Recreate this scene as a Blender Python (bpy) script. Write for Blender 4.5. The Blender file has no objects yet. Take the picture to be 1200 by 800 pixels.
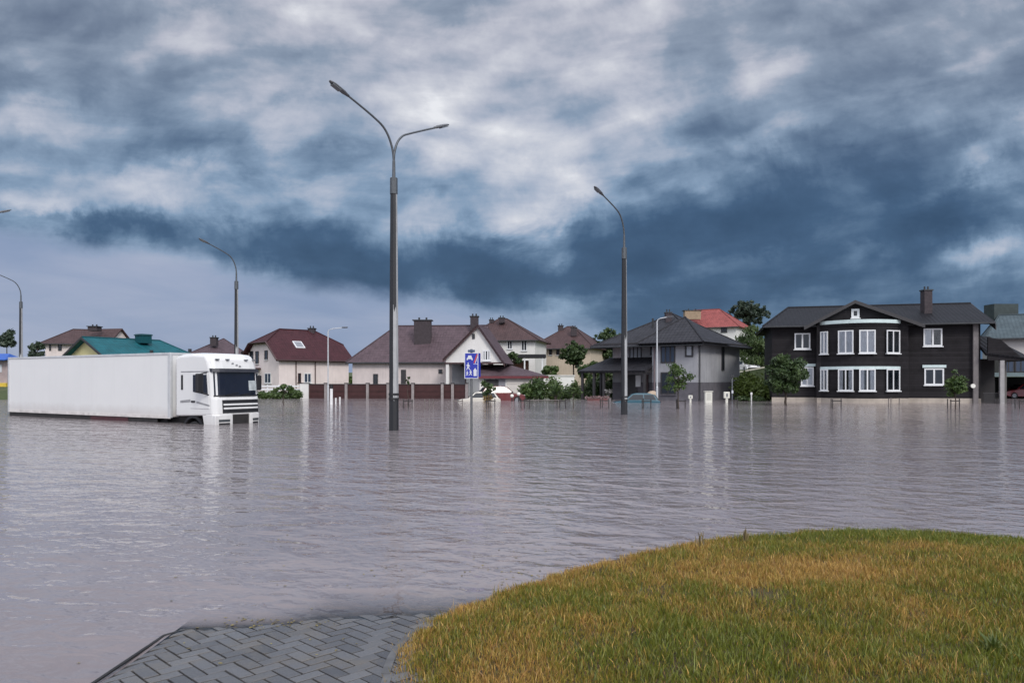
import bpy, math, random
import numpy as np
from mathutils import Vector, Matrix
random.seed(7)
RNG = np.random.default_rng(11)
SC = bpy.context.scene
COL = SC.collection
CAMZ, FOC, HY = 1.75, 867.0, 445.0        # eye height above the flood, focal length and horizon (1200x800 survey units)

# ------------------------------------------------------------------ helpers
ORG = {}
def tag(o, label=None, cat=None, group=None, kind=None):
    if label: o['label'] = label
    if cat: o['category'] = cat
    if group: o['group'] = group
    if kind: o['kind'] = kind
    return o
def empty(name, loc, label=None, cat=None, group=None):
    o = bpy.data.objects.new(name, None); COL.objects.link(o)
    o.empty_display_size = .3
    o.location = loc; ORG[o.name] = Vector(loc)
    return tag(o, label, cat, group)
def at(px, d):                      # ground position of a bearing at a distance
    return ((px - 600) / FOC * d, d)
def hz(py, d):                      # height of a sight line at a distance
    return CAMZ + (HY - py) / FOC * d
class MB:
    def __init__(s): s.v = []; s.f = []
    def add(s, vs, fs):
        b = len(s.v); s.v += [tuple(v) for v in vs]; s.f += [tuple(i + b for i in f) for f in fs]; return s
    def poly(s, pts): return s.add(pts, [range(len(pts))])
    def box(s, c, size, ax=(1, 0), tilt=None):
        ax = Vector((ax[0], ax[1], 0)).normalized(); ay = Vector((-ax.y, ax.x, 0)); az = Vector((0, 0, 1))
        if tilt: ax, ay, az = tilt
        c = Vector(c); h = [x / 2 for x in size]
        vs = [c + ax * (i * h[0]) + ay * (j * h[1]) + az * (k * h[2]) for i in (-1, 1) for j in (-1, 1) for k in (-1, 1)]
        return s.add(vs, [(0, 1, 3, 2), (4, 6, 7, 5), (0, 4, 5, 1), (2, 3, 7, 6), (0, 2, 6, 4), (1, 5, 7, 3)])
    def prism(s, xy, z0, z1):
        n = len(xy)
        vs = [(x, y, z0) for x, y in xy] + [(x, y, z1) for x, y in xy]
        return s.add(vs, [tuple(range(n))[::-1], tuple(range(n, 2 * n))] + [(i, (i + 1) % n, n + (i + 1) % n, n + i) for i in range(n)])
    def extrude(s, pts, vec):        # closed solid from a planar 3D outline
        n = len(pts); vec = Vector(vec)
        vs = [Vector(p) for p in pts]; vs += [p + vec for p in vs]
        return s.add(vs, [tuple(range(n))[::-1], tuple(range(n, 2 * n))] + [(i, (i + 1) % n, n + (i + 1) % n, n + i) for i in range(n)])
    def tube(s, pts, rad, n=8, cap=True, ph=.5):
        pts = [Vector(p) for p in pts]
        if not hasattr(rad, '__len__'): rad = [rad] * len(pts)
        vs = []; ref = None
        for i, p in enumerate(pts):
            t = (pts[min(i + 1, len(pts) - 1)] - pts[max(i - 1, 0)]).normalized()
            if ref is None: ref = Vector((1, 0, 0)) if abs(t.x) < .8 else Vector((0, 1, 0))
            a = (ref - t * ref.dot(t)).normalized(); b = t.cross(a); ref = a
            vs += [p + a * (math.cos(2 * math.pi * (k + ph) / n) * rad[i]) + b * (math.sin(2 * math.pi * (k + ph) / n) * rad[i]) for k in range(n)]
        fs = [(i * n + k, i * n + (k + 1) % n, (i + 1) * n + (k + 1) % n, (i + 1) * n + k) for i in range(len(pts) - 1) for k in range(n)]
        if cap: fs += [tuple(range(n))[::-1], tuple(range((len(pts) - 1) * n, len(pts) * n))]
        return s.add(vs, fs)
    def build(s, name, m, parent=None, smooth=False, bevel=0, solid=0, org=None):
        me = bpy.data.meshes.new(name)
        o0 = Vector(org) if org is not None else (ORG[parent.name] if parent else Vector((0, 0, 0)))
        me.from_pydata([(v[0] - o0.x, v[1] - o0.y, v[2] - o0.z) for v in s.v], [], s.f); me.update()
        o = bpy.data.objects.new(name, me); COL.objects.link(o)
        me.materials.append(m)
        if parent: o.parent = parent
        elif org is not None: o.location = o0
        ORG[o.name] = o0
        if smooth:
            for p in me.polygons: p.use_smooth = True
        if solid:
            md = o.modifiers.new('thick', 'SOLIDIFY'); md.thickness = solid; md.offset = -1
        if bevel:
            md = o.modifiers.new('bevel', 'BEVEL'); md.width = bevel; md.segments = 2; md.limit_method = 'ANGLE'
        return o
def roof_uv(o):                      # u along the eave, v up the slope, in metres
    me = o.data; uv = me.uv_layers.new(name='UVMap')
    for p in me.polygons:
        n = p.normal; h = Vector((-n.y, n.x, 0))
        h = h.normalized() if h.length > 1e-4 else Vector((1, 0, 0)); v = n.cross(h)
        for li in p.loop_indices:
            c = me.vertices[me.loops[li].vertex_index].co
            uv.data[li].uv = (c.dot(h), c.dot(v))
def fast_mesh(name, V, F4, m, parent=None, attr=None, tri=False, org=None, flat=False):
    me = bpy.data.meshes.new(name); k = 3 if tri else 4
    o0 = np.array(org if org is not None else (ORG[parent.name] if parent else (0, 0, 0)))
    V = V - o0
    me.vertices.add(len(V)); me.vertices.foreach_set('co', V.astype(np.float32).ravel())
    me.loops.add(F4.size); me.loops.foreach_set('vertex_index', F4.astype(np.int32).ravel())
    me.polygons.add(len(F4)); me.polygons.foreach_set('loop_start', np.arange(0, F4.size, k, dtype=np.int32))
    me.polygons.foreach_set('loop_total', np.full(len(F4), k, dtype=np.int32))
    me.update(calc_edges=True); me.validate()
    if flat: a = me.attributes.new('sharp_face', 'BOOLEAN', 'FACE'); a.data.foreach_set('value', np.ones(len(F4), bool))
    if attr is not None:
        for an, av in attr.items():
            if av.ndim == 1:
                a = me.attributes.new(an, 'FLOAT', 'POINT'); a.data.foreach_set('value', av.astype(np.float32))
            else:
                a = me.attributes.new(an, 'FLOAT_COLOR', 'POINT')
                c4 = np.ones((len(av), 4), np.float32); c4[:, :3] = av; a.data.foreach_set('color', c4.ravel())
    me.materials.append(m)
    o = bpy.data.objects.new(name, me); COL.objects.link(o)
    if parent: o.parent = parent
    elif org is not None: o.location = org
    ORG[o.name] = Vector(o0)
    return o
def vnoise(x, y, seed=0):            # smooth value noise, numpy
    r = np.random.default_rng(seed).random((64, 64))
    xi = np.floor(x).astype(int); yi = np.floor(y).astype(int); fx = x - xi; fy = y - yi
    fx = fx * fx * (3 - 2 * fx); fy = fy * fy * (3 - 2 * fy)
    g = lambda a, b: r[a % 64, b % 64]
    return (g(xi, yi) * (1 - fx) + g(xi + 1, yi) * fx) * (1 - fy) + (g(xi, yi + 1) * (1 - fx) + g(xi + 1, yi + 1) * fx) * fy
def sst(a, b, x):
    t = np.clip((x - a) / (b - a), 0, 1); return t * t * (3 - 2 * t)

# ------------------------------------------------------------------ materials
def newmat(name):
    m = bpy.data.materials.new(name); m.use_nodes = True; t = m.node_tree
    return m, t, t.nodes['Principled BSDF']
def nd(t, typ, **kw):
    n = t.nodes.new(typ)
    for k, v in kw.items(): setattr(n, k, v)
    return n
def math_(t, op, a, b=None, c=None, clamp=False):
    n = nd(t, 'ShaderNodeMath', operation=op, use_clamp=clamp)
    for i, x in enumerate((a, b, c)):
        if x is None: continue
        if isinstance(x, (int, float)): n.inputs[i].default_value = x
        else: t.links.new(x, n.inputs[i])
    return n.outputs[0]
def mixc(t, f, a, b, blend='MIX'):
    n = nd(t, 'ShaderNodeMix', data_type='RGBA', blend_type=blend)
    for i, x in ((0, f), (6, a), (7, b)):
        if isinstance(x, (int, float)): n.inputs[i].default_value = x
        elif isinstance(x, tuple): n.inputs[i].default_value = (*x[:3], 1)
        else: t.links.new(x, n.inputs[i])
    return n.outputs[2]
def noise(t, vec, scale, detail=4, rough=.55, dist=0):
    n = nd(t, 'ShaderNodeTexNoise'); n.inputs['Scale'].default_value = scale; n.inputs['Detail'].default_value = detail
    n.inputs['Roughness'].default_value = rough; n.inputs['Distortion'].default_value = dist
    if vec is not None: t.links.new(vec, n.inputs['Vector'])
    return n.outputs['Fac']
def ramp(t, f, stops):
    n = nd(t, 'ShaderNodeValToRGB'); e = n.color_ramp.elements
    while len(e) < len(stops): e.new(.5)
    for x, (p, c) in zip(e, stops): x.position = p; x.color = (*c, 1)
    t.links.new(f, n.inputs[0]); return n.outputs[0]
def scalev(t, vec, s):
    n = nd(t, 'ShaderNodeMapping'); n.inputs['Scale'].default_value = s; t.links.new(vec, n.inputs['Vector']); return n.outputs[0]
def bump(t, b, h, strength=.3, dist=.02):
    n = nd(t, 'ShaderNodeBump'); n.inputs['Strength'].default_value = strength; n.inputs['Distance'].default_value = dist
    t.links.new(h, n.inputs['Height']); t.links.new(n.outputs[0], b.inputs['Normal'])
MATS = {}
def mk(name, col, rough=.6, var=.25, vs=1.5, metal=0, bmp=0, bs=30, streak=0, siding=0, spec=.5):
    if name in MATS: return MATS[name]
    m, t, b = newmat(name); tc = nd(t, 'ShaderNodeTexCoord').outputs['Object']
    f = noise(t, tc, vs, 6, .6)
    c = mixc(t, ramp(t, f, [(.3, (0, 0, 0)), (.7, (1, 1, 1))]), tuple(x * (1 - var) for x in col), tuple(min(1, x * (1 + var * .6)) for x in col))
    if streak:                        # rain runs: stretched downwards
        s = noise(t, scalev(t, tc, (3, 3, .25)), 1.6, 5, .65)
        c = mixc(t, math_(t, 'MULTIPLY', ramp(t, s, [(.45, (0, 0, 0)), (.75, (1, 1, 1))]), streak), c, tuple(x * .45 for x in col))
    if siding:
        sp = nd(t, 'ShaderNodeSeparateXYZ'); t.links.new(tc, sp.inputs[0])
        w = math_(t, 'FRACT', math_(t, 'DIVIDE', sp.outputs[2], siding))
        g = math_(t, 'LESS_THAN', w, .13)
        row = nd(t, 'ShaderNodeTexWhiteNoise', noise_dimensions='1D'); t.links.new(math_(t, 'FLOOR', math_(t, 'DIVIDE', sp.outputs[2], siding)), row.inputs['W'])
        c = mixc(t, math_(t, 'MULTIPLY', row.outputs[0], .45), c, tuple(x * 1.9 for x in col))
        c = mixc(t, math_(t, 'MULTIPLY', g, .6), c, tuple(x * .3 for x in col))
        bump(t, b, w, .6, .02)
    elif bmp: bump(t, b, noise(t, tc, bs, 4), bmp, .01)
    t.links.new(c, b.inputs['Base Color']); b.inputs['Roughness'].default_value = rough; b.inputs['Metallic'].default_value = metal
    b.inputs['Specular IOR Level'].default_value = spec
    MATS[name] = m; return m
def mk_roof(name, col, rough=.45, w=.3, h=.32, kind='tile'):
    m, t, b = newmat(name); uv = nd(t, 'ShaderNodeUVMap').outputs[0]
    tc = nd(t, 'ShaderNodeTexCoord').outputs['Object']
    sp = nd(t, 'ShaderNodeSeparateXYZ'); t.links.new(uv, sp.inputs[0])
    u = math_(t, 'FRACT', math_(t, 'DIVIDE', sp.outputs[0], w)); v = math_(t, 'FRACT', math_(t, 'DIVIDE', sp.outputs[1], h))
    wave = math_(t, 'SINE', math_(t, 'MULTIPLY', u, 2 * math.pi))
    hgt = math_(t, 'ADD', math_(t, 'MULTIPLY', wave, .5), math_(t, 'MULTIPLY', v, -1.1))
    wn = nd(t, 'ShaderNodeTexWhiteNoise', noise_dimensions='2D'); cell = nd(t, 'ShaderNodeVectorMath', operation='FLOOR')
    dv = nd(t, 'ShaderNodeVectorMath', operation='DIVIDE'); dv.inputs[1].default_value = (w, h, 1); t.links.new(uv, dv.inputs[0])
    t.links.new(dv.outputs[0], cell.inputs[0]); t.links.new(cell.outputs[0], wn.inputs[0])
    f = noise(t, tc, .9, 6, .65)
    c = mixc(t, ramp(t, f, [(.3, (0, 0, 0)), (.7, (1, 1, 1))]), tuple(x * .72 for x in col), tuple(x * 1.25 for x in col))
    c = mixc(t, math_(t, 'MULTIPLY', wn.outputs[0], .45), c, tuple(x * 1.6 for x in col))
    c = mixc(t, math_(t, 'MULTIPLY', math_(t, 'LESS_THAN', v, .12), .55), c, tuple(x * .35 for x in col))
    bump(t, b, hgt, .7, .035)
    t.links.new(c, b.inputs['Base Color']); b.inputs['Roughness'].default_value = rough + .2; b.inputs['Specular IOR Level'].default_value = .2
    return m
def mk_glass(name, col=(.012, .016, .022), rough=.06):
    m, t, b = newmat(name); tc = nd(t, 'ShaderNodeTexCoord').outputs['Object']
    t.links.new(mixc(t, noise(t, tc, .7, 3), tuple(x * .6 for x in col), tuple(x * 1.6 for x in col)), b.inputs['Base Color'])
    b.inputs['Roughness'].default_value = rough; b.inputs['IOR'].default_value = 1.52
    bump(t, b, noise(t, tc, 1.3, 2), .06, .05)
    return m
def mk_clear(name):
    m, t, b = newmat(name); tr = nd(t, 'ShaderNodeBsdfTransparent'); tr.inputs[0].default_value = (.88, .9, .92, 1)
    gl = nd(t, 'ShaderNodeBsdfGlossy'); gl.inputs['Roughness'].default_value = .05
    fr = nd(t, 'ShaderNodeFresnel'); fr.inputs[0].default_value = 1.5
    mx = nd(t, 'ShaderNodeMixShader'); t.links.new(fr.outputs[0], mx.inputs[0]); t.links.new(tr.outputs[0], mx.inputs[1]); t.links.new(gl.outputs[0], mx.inputs[2])
    t.links.new(mx.outputs[0], t.nodes['Material Output'].inputs[0]); return m
def mk_leaf(name, dark, light, trans=.25):
    m, t, b = newmat(name); a = nd(t, 'ShaderNodeAttribute', attribute_name='tone')
    tc = nd(t, 'ShaderNodeTexCoord').outputs['Object']
    c = mixc(t, a.outputs['Fac'], dark, light); c = mixc(t, math_(t, 'MULTIPLY', noise(t, tc, 1.1, 4), .5), c, tuple(x * .6 for x in dark))
    t.links.new(c, b.inputs['Base Color']); b.inputs['Roughness'].default_value = .55
    tl = nd(t, 'ShaderNodeBsdfTranslucent'); t.links.new(c, tl.inputs[0]); mx = nd(t, 'ShaderNodeMixShader'); mx.inputs[0].default_value = trans
    t.links.new(b.outputs[0], mx.inputs[1]); t.links.new(tl.outputs[0], mx.inputs[2]); t.links.new(mx.outputs[0], t.nodes['Material Output'].inputs[0])
    return m
WHITE = mk('white_upvc', (.66, .67, .68), .35, .06)
BARK = mk('bark', (.06, .045, .035), .85, .4, 6, bmp=.5)
DARKMETAL = mk('dark_metal', (.035, .037, .04), .45, .3, 4, metal=.3)
GREYMETAL = mk('galvanised_steel', (.22, .23, .25), .45, .3, 5, metal=.5)
RUBBER = mk('tyre_rubber', (.016, .016, .017), .8, .3, 8)
GLASS = mk_glass('window_glass'); GLASSB = mk_glass('window_glass_blue', (.03, .045, .075)); CLEAR = mk_clear('clear_glass')
CURTAIN = mk('curtain_cloth', (.80, .79, .80), .9, .12, 3)
BLACKPLASTIC = mk('black_plastic', (.012, .012, .014), .5, .3, 5)

# ------------------------------------------------------------------ camera, sky, sun
cam = bpy.data.cameras.new('camera'); co = bpy.data.objects.new('camera', cam); COL.objects.link(co)
co.location = (0, 0, CAMZ); co.rotation_euler = (math.radians(90), 0, 0)
cam.sensor_width = 36; cam.lens = FOC / 1200 * 36; cam.shift_y = (HY - 400) / 1200
cam.clip_start = .05; cam.clip_end = 8000; SC.camera = co

SUN_AZ, SUN_EL = math.radians(155), math.radians(36)          # from +Y clockwise: behind the viewer, to the right
W = bpy.data.worlds.new('World'); SC.world = W; W.use_nodes = True
def build_sky():
    t = W.node_tree; t.nodes.clear(); M = lambda *a, **k: math_(t, *a, **k)
    g = nd(t, 'ShaderNodeTexCoord').outputs['Generated']
    sp = nd(t, 'ShaderNodeSeparateXYZ'); t.links.new(g, sp.inputs[0]); x, y, z = sp.outputs
    zc = M('MAXIMUM', z, 0.0)
    # cloud-deck coordinates: where the view ray meets a flat cloud layer
    zz = M('ADD', zc, .10); cx = M('DIVIDE', x, zz); cy = M('DIVIDE', y, zz)
    cmb = nd(t, 'ShaderNodeCombineXYZ'); t.links.new(cx, cmb.inputs[0]); t.links.new(cy, cmb.inputs[1]); P = cmb.outputs[0]
    # bearing and elevation tangents round +Y
    yy = M('MAXIMUM', y, .12); U = M('MULTIPLY_ADD', M('DIVIDE', x, yy), 867, 600); V = M('MULTIPLY_ADD', M('DIVIDE', zc, yy), -867, 445)
    cuv = nd(t, 'ShaderNodeCombineXYZ'); t.links.new(U, cuv.inputs[0]); t.links.new(V, cuv.inputs[1]); UV = cuv.outputs[0]
    n_big = noise(t, P, .9, 5, .55, .4); n_mid = noise(t, scalev(t, P, (1.0, 1.25, 1)), 2.3, 9, .6, .5)
    n_fine = noise(t, scalev(t, UV, (.0072, .0105, 1)), 1, 8, .6, .25); Vs = M('ADD', V, M('ADD', M('MULTIPLY', M('MAXIMUM', M('SUBTRACT', U, 650), 0), .24), M('MULTIPLY', M('MINIMUM', U, 650), -.07)))
    cst = nd(t, 'ShaderNodeCombineXYZ'); t.links.new(U, cst.inputs[0]); t.links.new(Vs, cst.inputs[1]); n_st = noise(t, scalev(t, cst.outputs[0], (.0042, .0195, 1)), 1.0, 6, .52, .5)
    wu = M('MULTIPLY', M('SUBTRACT', noise(t, UV, .007, 5, .6), .5), 190); wv = M('MULTIPLY', M('SUBTRACT', noise(t, scalev(t, UV, (1, 1, 1)), .0088, 6, .62, .3), .5), 120)
    Uw = M('ADD', U, wu); Vw = M('ADD', V, wv)
    acc = None
    def G(ux, vy, su, sv, amp, skew=0):
        nonlocal acc
        a = M('MULTIPLY', M('SUBTRACT', Uw, ux), 1 / su)
        dv = M('SUBTRACT', Vw, vy)
        if skew: dv = M('ADD', dv, M('MULTIPLY', M('SUBTRACT', Uw, ux), skew))
        b = M('MULTIPLY', dv, 1 / sv)
        e = M('EXPONENT', M('MULTIPLY', M('ADD', M('MULTIPLY', a, a), M('MULTIPLY', b, b)), -1))
        e = M('MULTIPLY', e, amp); acc = e if acc is None else M('ADD', acc, e)
    for a in SKYG: G(*a)
    tcl = M('ADD', acc, .525)
    tcl = M('ADD', tcl, M('MULTIPLY', M('SUBTRACT', n_mid, .5), .26))
    tcl = M('ADD', tcl, M('MULTIPLY', M('SUBTRACT', n_st, .5), .52))
    tcl = M('ADD', tcl, M('MULTIPLY', M('SUBTRACT', n_fine, .5), .50))
    # rounded billows
    vo = nd(t, 'ShaderNodeTexVoronoi', feature='SMOOTH_F1'); vo.inputs['Smoothness'].default_value = .35; vo.inputs['Scale'].default_value = 1
    vo.inputs['Detail'].default_value = 1.0; vo.inputs['Roughness'].default_value = .55; vo.inputs['Lacunarity'].default_value = 2.2
    sk = nd(t, 'ShaderNodeCombineXYZ'); t.links.new(M('MULTIPLY', M('ADD', U, M('MULTIPLY', wu, .5)), .0085), sk.inputs[0]); t.links.new(M('MULTIPLY', M('ADD', M('ADD', V, M('MULTIPLY', U, .10)), M('MULTIPLY', wv, .55)), .0175), sk.inputs[1]); t.links.new(sk.outputs[0], vo.inputs['Vector'])
    tcl = M('ADD', tcl, M('MULTIPLY', M('SUBTRACT', .74, vo.outputs['Distance']), .22))
    tcl = M('SMOOTH_MAX', tcl, .10, .42); tcl = M('ADD', tcl, M('ADD', M('MULTIPLY', M('SUBTRACT', n_fine, .5), .30), M('MULTIPLY', M('SUBTRACT', .62, vo.outputs['Distance']), .10)))
    # ragged lower edge of the deck; paler air below it
    edge = M('ADD', M('MULTIPLY', M('MINIMUM', U, 760), .165), 268)
    dv = M('SUBTRACT', M('ADD', V, M('ADD', M('MULTIPLY', wv, .22), M('MULTIPLY', M('SUBTRACT', n_fine, .5), 34))), edge)
    below = nd(t, 'ShaderNodeMapRange', interpolation_type='SMOOTHSTEP'); t.links.new(dv, below.inputs[0])
    below.inputs[1].default_value = -14; below.inputs[2].default_value = 20
    lm = nd(t, 'ShaderNodeMapRange', interpolation_type='SMOOTHSTEP'); t.links.new(U, lm.inputs[0])
    lm.inputs[1].default_value = 560; lm.inputs[2].default_value = 1150; lm.inputs[3].default_value = .61; lm.inputs[4].default_value = .30
    strip = M('ADD', lm.outputs[0], M('MULTIPLY', M('SUBTRACT', n_st, .5), .22))
    strip = M('SUBTRACT', strip, M('MULTIPLY', M('MAXIMUM', M('SUBTRACT', U, 500), 0), .0001))
    mx = nd(t, 'ShaderNodeMix', data_type='FLOAT'); t.links.new(M('MULTIPLY', below.outputs[0], .92), mx.inputs[0]); t.links.new(tcl, mx.inputs[2]); t.links.new(strip, mx.inputs[3])
    tv = mx.outputs[0]
    # zenith and the half of the sky behind: bright even overcast
    back = nd(t, 'ShaderNodeMapRange', interpolation_type='SMOOTHSTEP'); t.links.new(M('SUBTRACT', M('MULTIPLY', z, 1.15), M('MULTIPLY', y, .55)), back.inputs[0])
    back.inputs[1].default_value = .22; back.inputs[2].default_value = .85
    bt = M('ADD', M('MULTIPLY', M('SUBTRACT', n_big, .5), .8), .86)
    m2 = nd(t, 'ShaderNodeMix', data_type='FLOAT'); t.links.new(back.outputs[0], m2.inputs[0]); t.links.new(tv, m2.inputs[2]); t.links.new(bt, m2.inputs[3])
    tv = m2.outputs[0]
    s = lambda r, g_, b_: tuple((c / 255 / 12.92) if c < 10 else (((c / 255) + .055) / 1.055) ** 2.4 for c in (r, g_, b_))
    colr = ramp(t, tv, [(0, s(46, 70, 98)), (.2, s(62, 88, 118)), (.38, s(90, 115, 143)), (.55, s(126, 149, 175)), (.72, s(169, 178, 195)), (.88, s(200, 203, 212)), (1, s(224, 226, 230))])
    # warmer greyer cloud in the upper part of the deck
    up = nd(t, 'ShaderNodeMapRange', interpolation_type='SMOOTHSTEP'); t.links.new(V, up.inputs[0]); up.inputs[1].default_value = 260; up.inputs[2].default_value = 10
    grey = ramp(t, tv, [(0, s(82, 92, 112)), (.2, s(94, 107, 129)), (.38, s(114, 127, 147)), (.55, s(136, 148, 166)), (.72, s(174, 177, 190)), (.88, s(200, 202, 210)), (1, s(224, 225, 230))])
    colr = mixc(t, M('MULTIPLY', up.outputs[0], .95), colr, grey)
    lt = nd(t, 'ShaderNodeMapRange', interpolation_type='SMOOTHSTEP'); t.links.new(U, lt.inputs[0]); lt.inputs[1].default_value = 480; lt.inputs[2].default_value = 900; lt.inputs[3].default_value = .62; lt.inputs[4].default_value = 0
    colr = mixc(t, M('MULTIPLY', M('MULTIPLY', below.outputs[0], lt.outputs[0]), M('SUBTRACT', 1.0, back.outputs[0])), colr, mixc(t, ramp(t, n_st, [(.3, (0, 0, 0)), (.7, (1, 1, 1))]), s(132, 144, 176), s(158, 164, 188)))
    gain = M('ADD', M('MULTIPLY', back.outputs[0], SKY_BACK), 1.0)
    b2 = nd(t, 'ShaderNodeBackground'); t.links.new(colr, b2.inputs[0]); t.links.new(gain, b2.inputs[1])
    sky = nd(t, 'ShaderNodeTexSky', sky_type='NISHITA'); sky.sun_disc = False; sky.sun_elevation = SUN_EL; sky.sun_rotation = SUN_AZ
    b1 = nd(t, 'ShaderNodeBackground'); t.links.new(sky.outputs[0], b1.inputs[0]); b1.inputs[1].default_value = .07
    ms = nd(t, 'ShaderNodeMixShader'); ms.inputs[0].default_value = .95
    t.links.new(b1.outputs[0], ms.inputs[1]); t.links.new(b2.outputs[0], ms.inputs[2])
    out = nd(t, 'ShaderNodeOutputWorld'); t.links.new(ms.outputs[0], out.inputs[0])
    W.cycles.sampling_method = 'MANUAL'; W.cycles.sample_map_resolution = 512
SKY_BACK = 1.5
SKYG = [(640, 110, 200, 130, .27), (620, 235, 95, 50, .26), (110, 130, 170, 60, .12), (330, 40, 170, 70, .18),
        (190, 225, 210, 38, .22), (500, 150, 90, 60, .10), (30, 100, 130, 22, -.18), (250, 180, 150, 16, -.14), (470, 208, 60, 26, -.18),
        (380, 305, 190, 28, -.36, -.12), (560, 312, 130, 42, -.34), (100, 262, 120, 12, -.25, -.15), (720, 318, 110, 42, -.26), (835, 232, 95, 42, -.26, .1),
        (900, 262, 150, 36, -.22, .2), (1010, 225, 110, 30, -.16, .3), (880, 90, 90, 30, .1), (960, 130, 70, 30, .14, .35), (1150, 185, 80, 26, .24, .35),
        (1130, 95, 140, 50, -.12), (1150, 240, 140, 22, -.22, .15), (1160, 282, 80, 18, .16, .2), (1010, 335, 280, 60, -.24), (640, 300, 26, 14, .2), (815, 120, 40, 90, -.1),
        (1015, 300, 22, 18, .18), (1050, 230, 260, 110, -.10)]
build_sky()
sun = bpy.data.lights.new('sun', 'SUN'); so = bpy.data.objects.new('sun', sun); COL.objects.link(so)
sun.energy = 1.5; sun.angle = math.radians(14); sun.color = (1, .95, .88)
sd = Vector((math.sin(SUN_AZ) * math.cos(SUN_EL), math.cos(SUN_AZ) * math.cos(SUN_EL), math.sin(SUN_EL)))
so.rotation_euler = (-sd).to_track_quat('-Z', 'Y').to_euler(); so.location = sd * 60
SC.view_settings.view_transform = 'Standard'; SC.view_settings.look = 'None'; SC.view_settings.exposure = .18; SC.view_settings.gamma = 1

# ------------------------------------------------------------------ ground, lawn, paving, water
EDGE_PX = [(452, 830), (462, 790), (472, 764), (492, 742), (528, 720), (606, 690), (704, 660), (800, 639), (860, 631), (920, 626), (1000, 622), (1100, 626), (1200, 633), (1420, 655)]
edge = []
for px, py in EDGE_PX:
    d = FOC * (CAMZ - .01) / (py - HY); edge.append(at(px, d))
# rounded sweep continued behind and to the right
edge = [(-.72, -8), (-.72, 1.0)] + edge + [(11, 7.3), (16, 6.6), (26, 5), (26, -8)]
# smooth the shoreline
def smooth_line(pts, n=12):
    out = []
    for i in range(len(pts) - 1):
        p0, p1, p2, p3 = (np.array(pts[max(i - 1, 0)]), np.array(pts[i]), np.array(pts[i + 1]), np.array(pts[min(i + 2, len(pts) - 1)]))
        for k in range(n):
            u = k / n; out.append(.5 * ((2 * p1) + (p2 - p0) * u + (2 * p0 - 5 * p1 + 4 * p2 - p3) * u ** 2 + (3 * p1 - p0 - 3 * p2 + p3) * u ** 3))
    out.append(np.array(pts[-1])); return np.array(out)
SHORE = smooth_line(edge[1:-2])
LAWN = np.vstack([[edge[0]], SHORE, [edge[-2]], [edge[-1]]])
def inside(P, poly):
    c = np.zeros(len(P), bool); j = len(poly) - 1
    for i in range(len(poly)):
        yi, yj = poly[i, 1], poly[j, 1]; xi, xj = poly[i, 0], poly[j, 0]
        hit = ((yi > P[:, 1]) != (yj > P[:, 1]))
        with np.errstate(divide='ignore', invalid='ignore'):
            c ^= hit & (P[:, 0] < (xj - xi) * (P[:, 1] - yi) / (yj - yi + 1e-12) + xi)
        j = i
    return c
def shore_dist(P):
    D = np.full(len(P), 1e9)
    for a, b in zip(SHORE[:-1], SHORE[1:]):
        ab = b - a; L = (ab ** 2).sum() + 1e-12; u = np.clip(((P - a) @ ab) / L, 0, 1)
        D = np.minimum(D, np.hypot(*(P - a - u[:, None] * ab).T))
    return np.where(inside(P, LAWN), D, -D)
def lawn_z(P, s):
    n = (vnoise(P[:, 0] * 1.3 + 9, P[:, 1] * 1.3, 3) - .5) * .05 + (vnoise(P[:, 0] * 4 + 9, P[:, 1] * 4, 4) - .5) * .02
    return np.where(s > 0, .012 + .2 * (1 - np.exp(-np.maximum(s, 0) / 1.6)) + n * np.clip(s / .4, 0, 1), .012 + s * .45)
def pave_z(x, y): return .030 * (5.25 - y) + .005 * (x + 2.33) - .02 * np.maximum(y - 5.6, 0) ** 2 - .10 * np.maximum(y - 5.2, 0) * np.clip(1 - (x + 2.43) / 1.0, 0, 1)
def ground_z(x, y):
    z = -.75 + .98 * sst(59, 76, y) + 2.6 * sst(70, 92, y) * sst(13, 24, x) + 1.2 * sst(85, 140, y) + 25 * sst(200, 2500, y) ** 2
    z = z + .9 * sst(-26, -60, x) * sst(50, 70, y)
    return z
m, t, b = newmat('earth_and_turf'); tc = nd(t, 'ShaderNodeTexCoord').outputs['Object']
c = ramp(t, noise(t, tc, .25, 8, .65), [(.3, (.035, .05, .015)), (.5, (.06, .085, .022)), (.7, (.11, .10, .05))])
c = mixc(t, math_(t, 'MULTIPLY', noise(t, tc, 3, 5), .5), c, (.03, .04, .012)); t.links.new(c, b.inputs['Base Color']); b.inputs['Roughness'].default_value = .95
bump(t, b, noise(t, tc, 4, 6, .7), .8, .15); GROUND = m
xs = np.concatenate([[-3000, -1200, -500, -250], np.arange(-140, 141, 4.0), [250, 500, 1200, 3000]]); ys = np.concatenate([[-600, -200, -60, -20, 0, 20, 40, 50], np.arange(56, 150, 2.0), [170, 200, 260, 400, 700, 1200, 2000, 3500]])
X, Y = np.meshgrid(xs, ys); Z = ground_z(X, Y) + (vnoise(X * .15, Y * .15, 5) - .5) * .3 * sst(78, 100, Y)
def grid_faces(nx, ny):
    i = np.arange(nx * ny).reshape(ny, nx); return np.stack([i[:-1, :-1].ravel(), i[:-1, 1:].ravel(), i[1:, 1:].ravel(), i[1:, :-1].ravel()], 1)
tag(fast_mesh('ground', np.stack([X.ravel(), Y.ravel(), Z.ravel()], 1), grid_faces(len(xs), len(ys)), GROUND), kind='structure')

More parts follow.
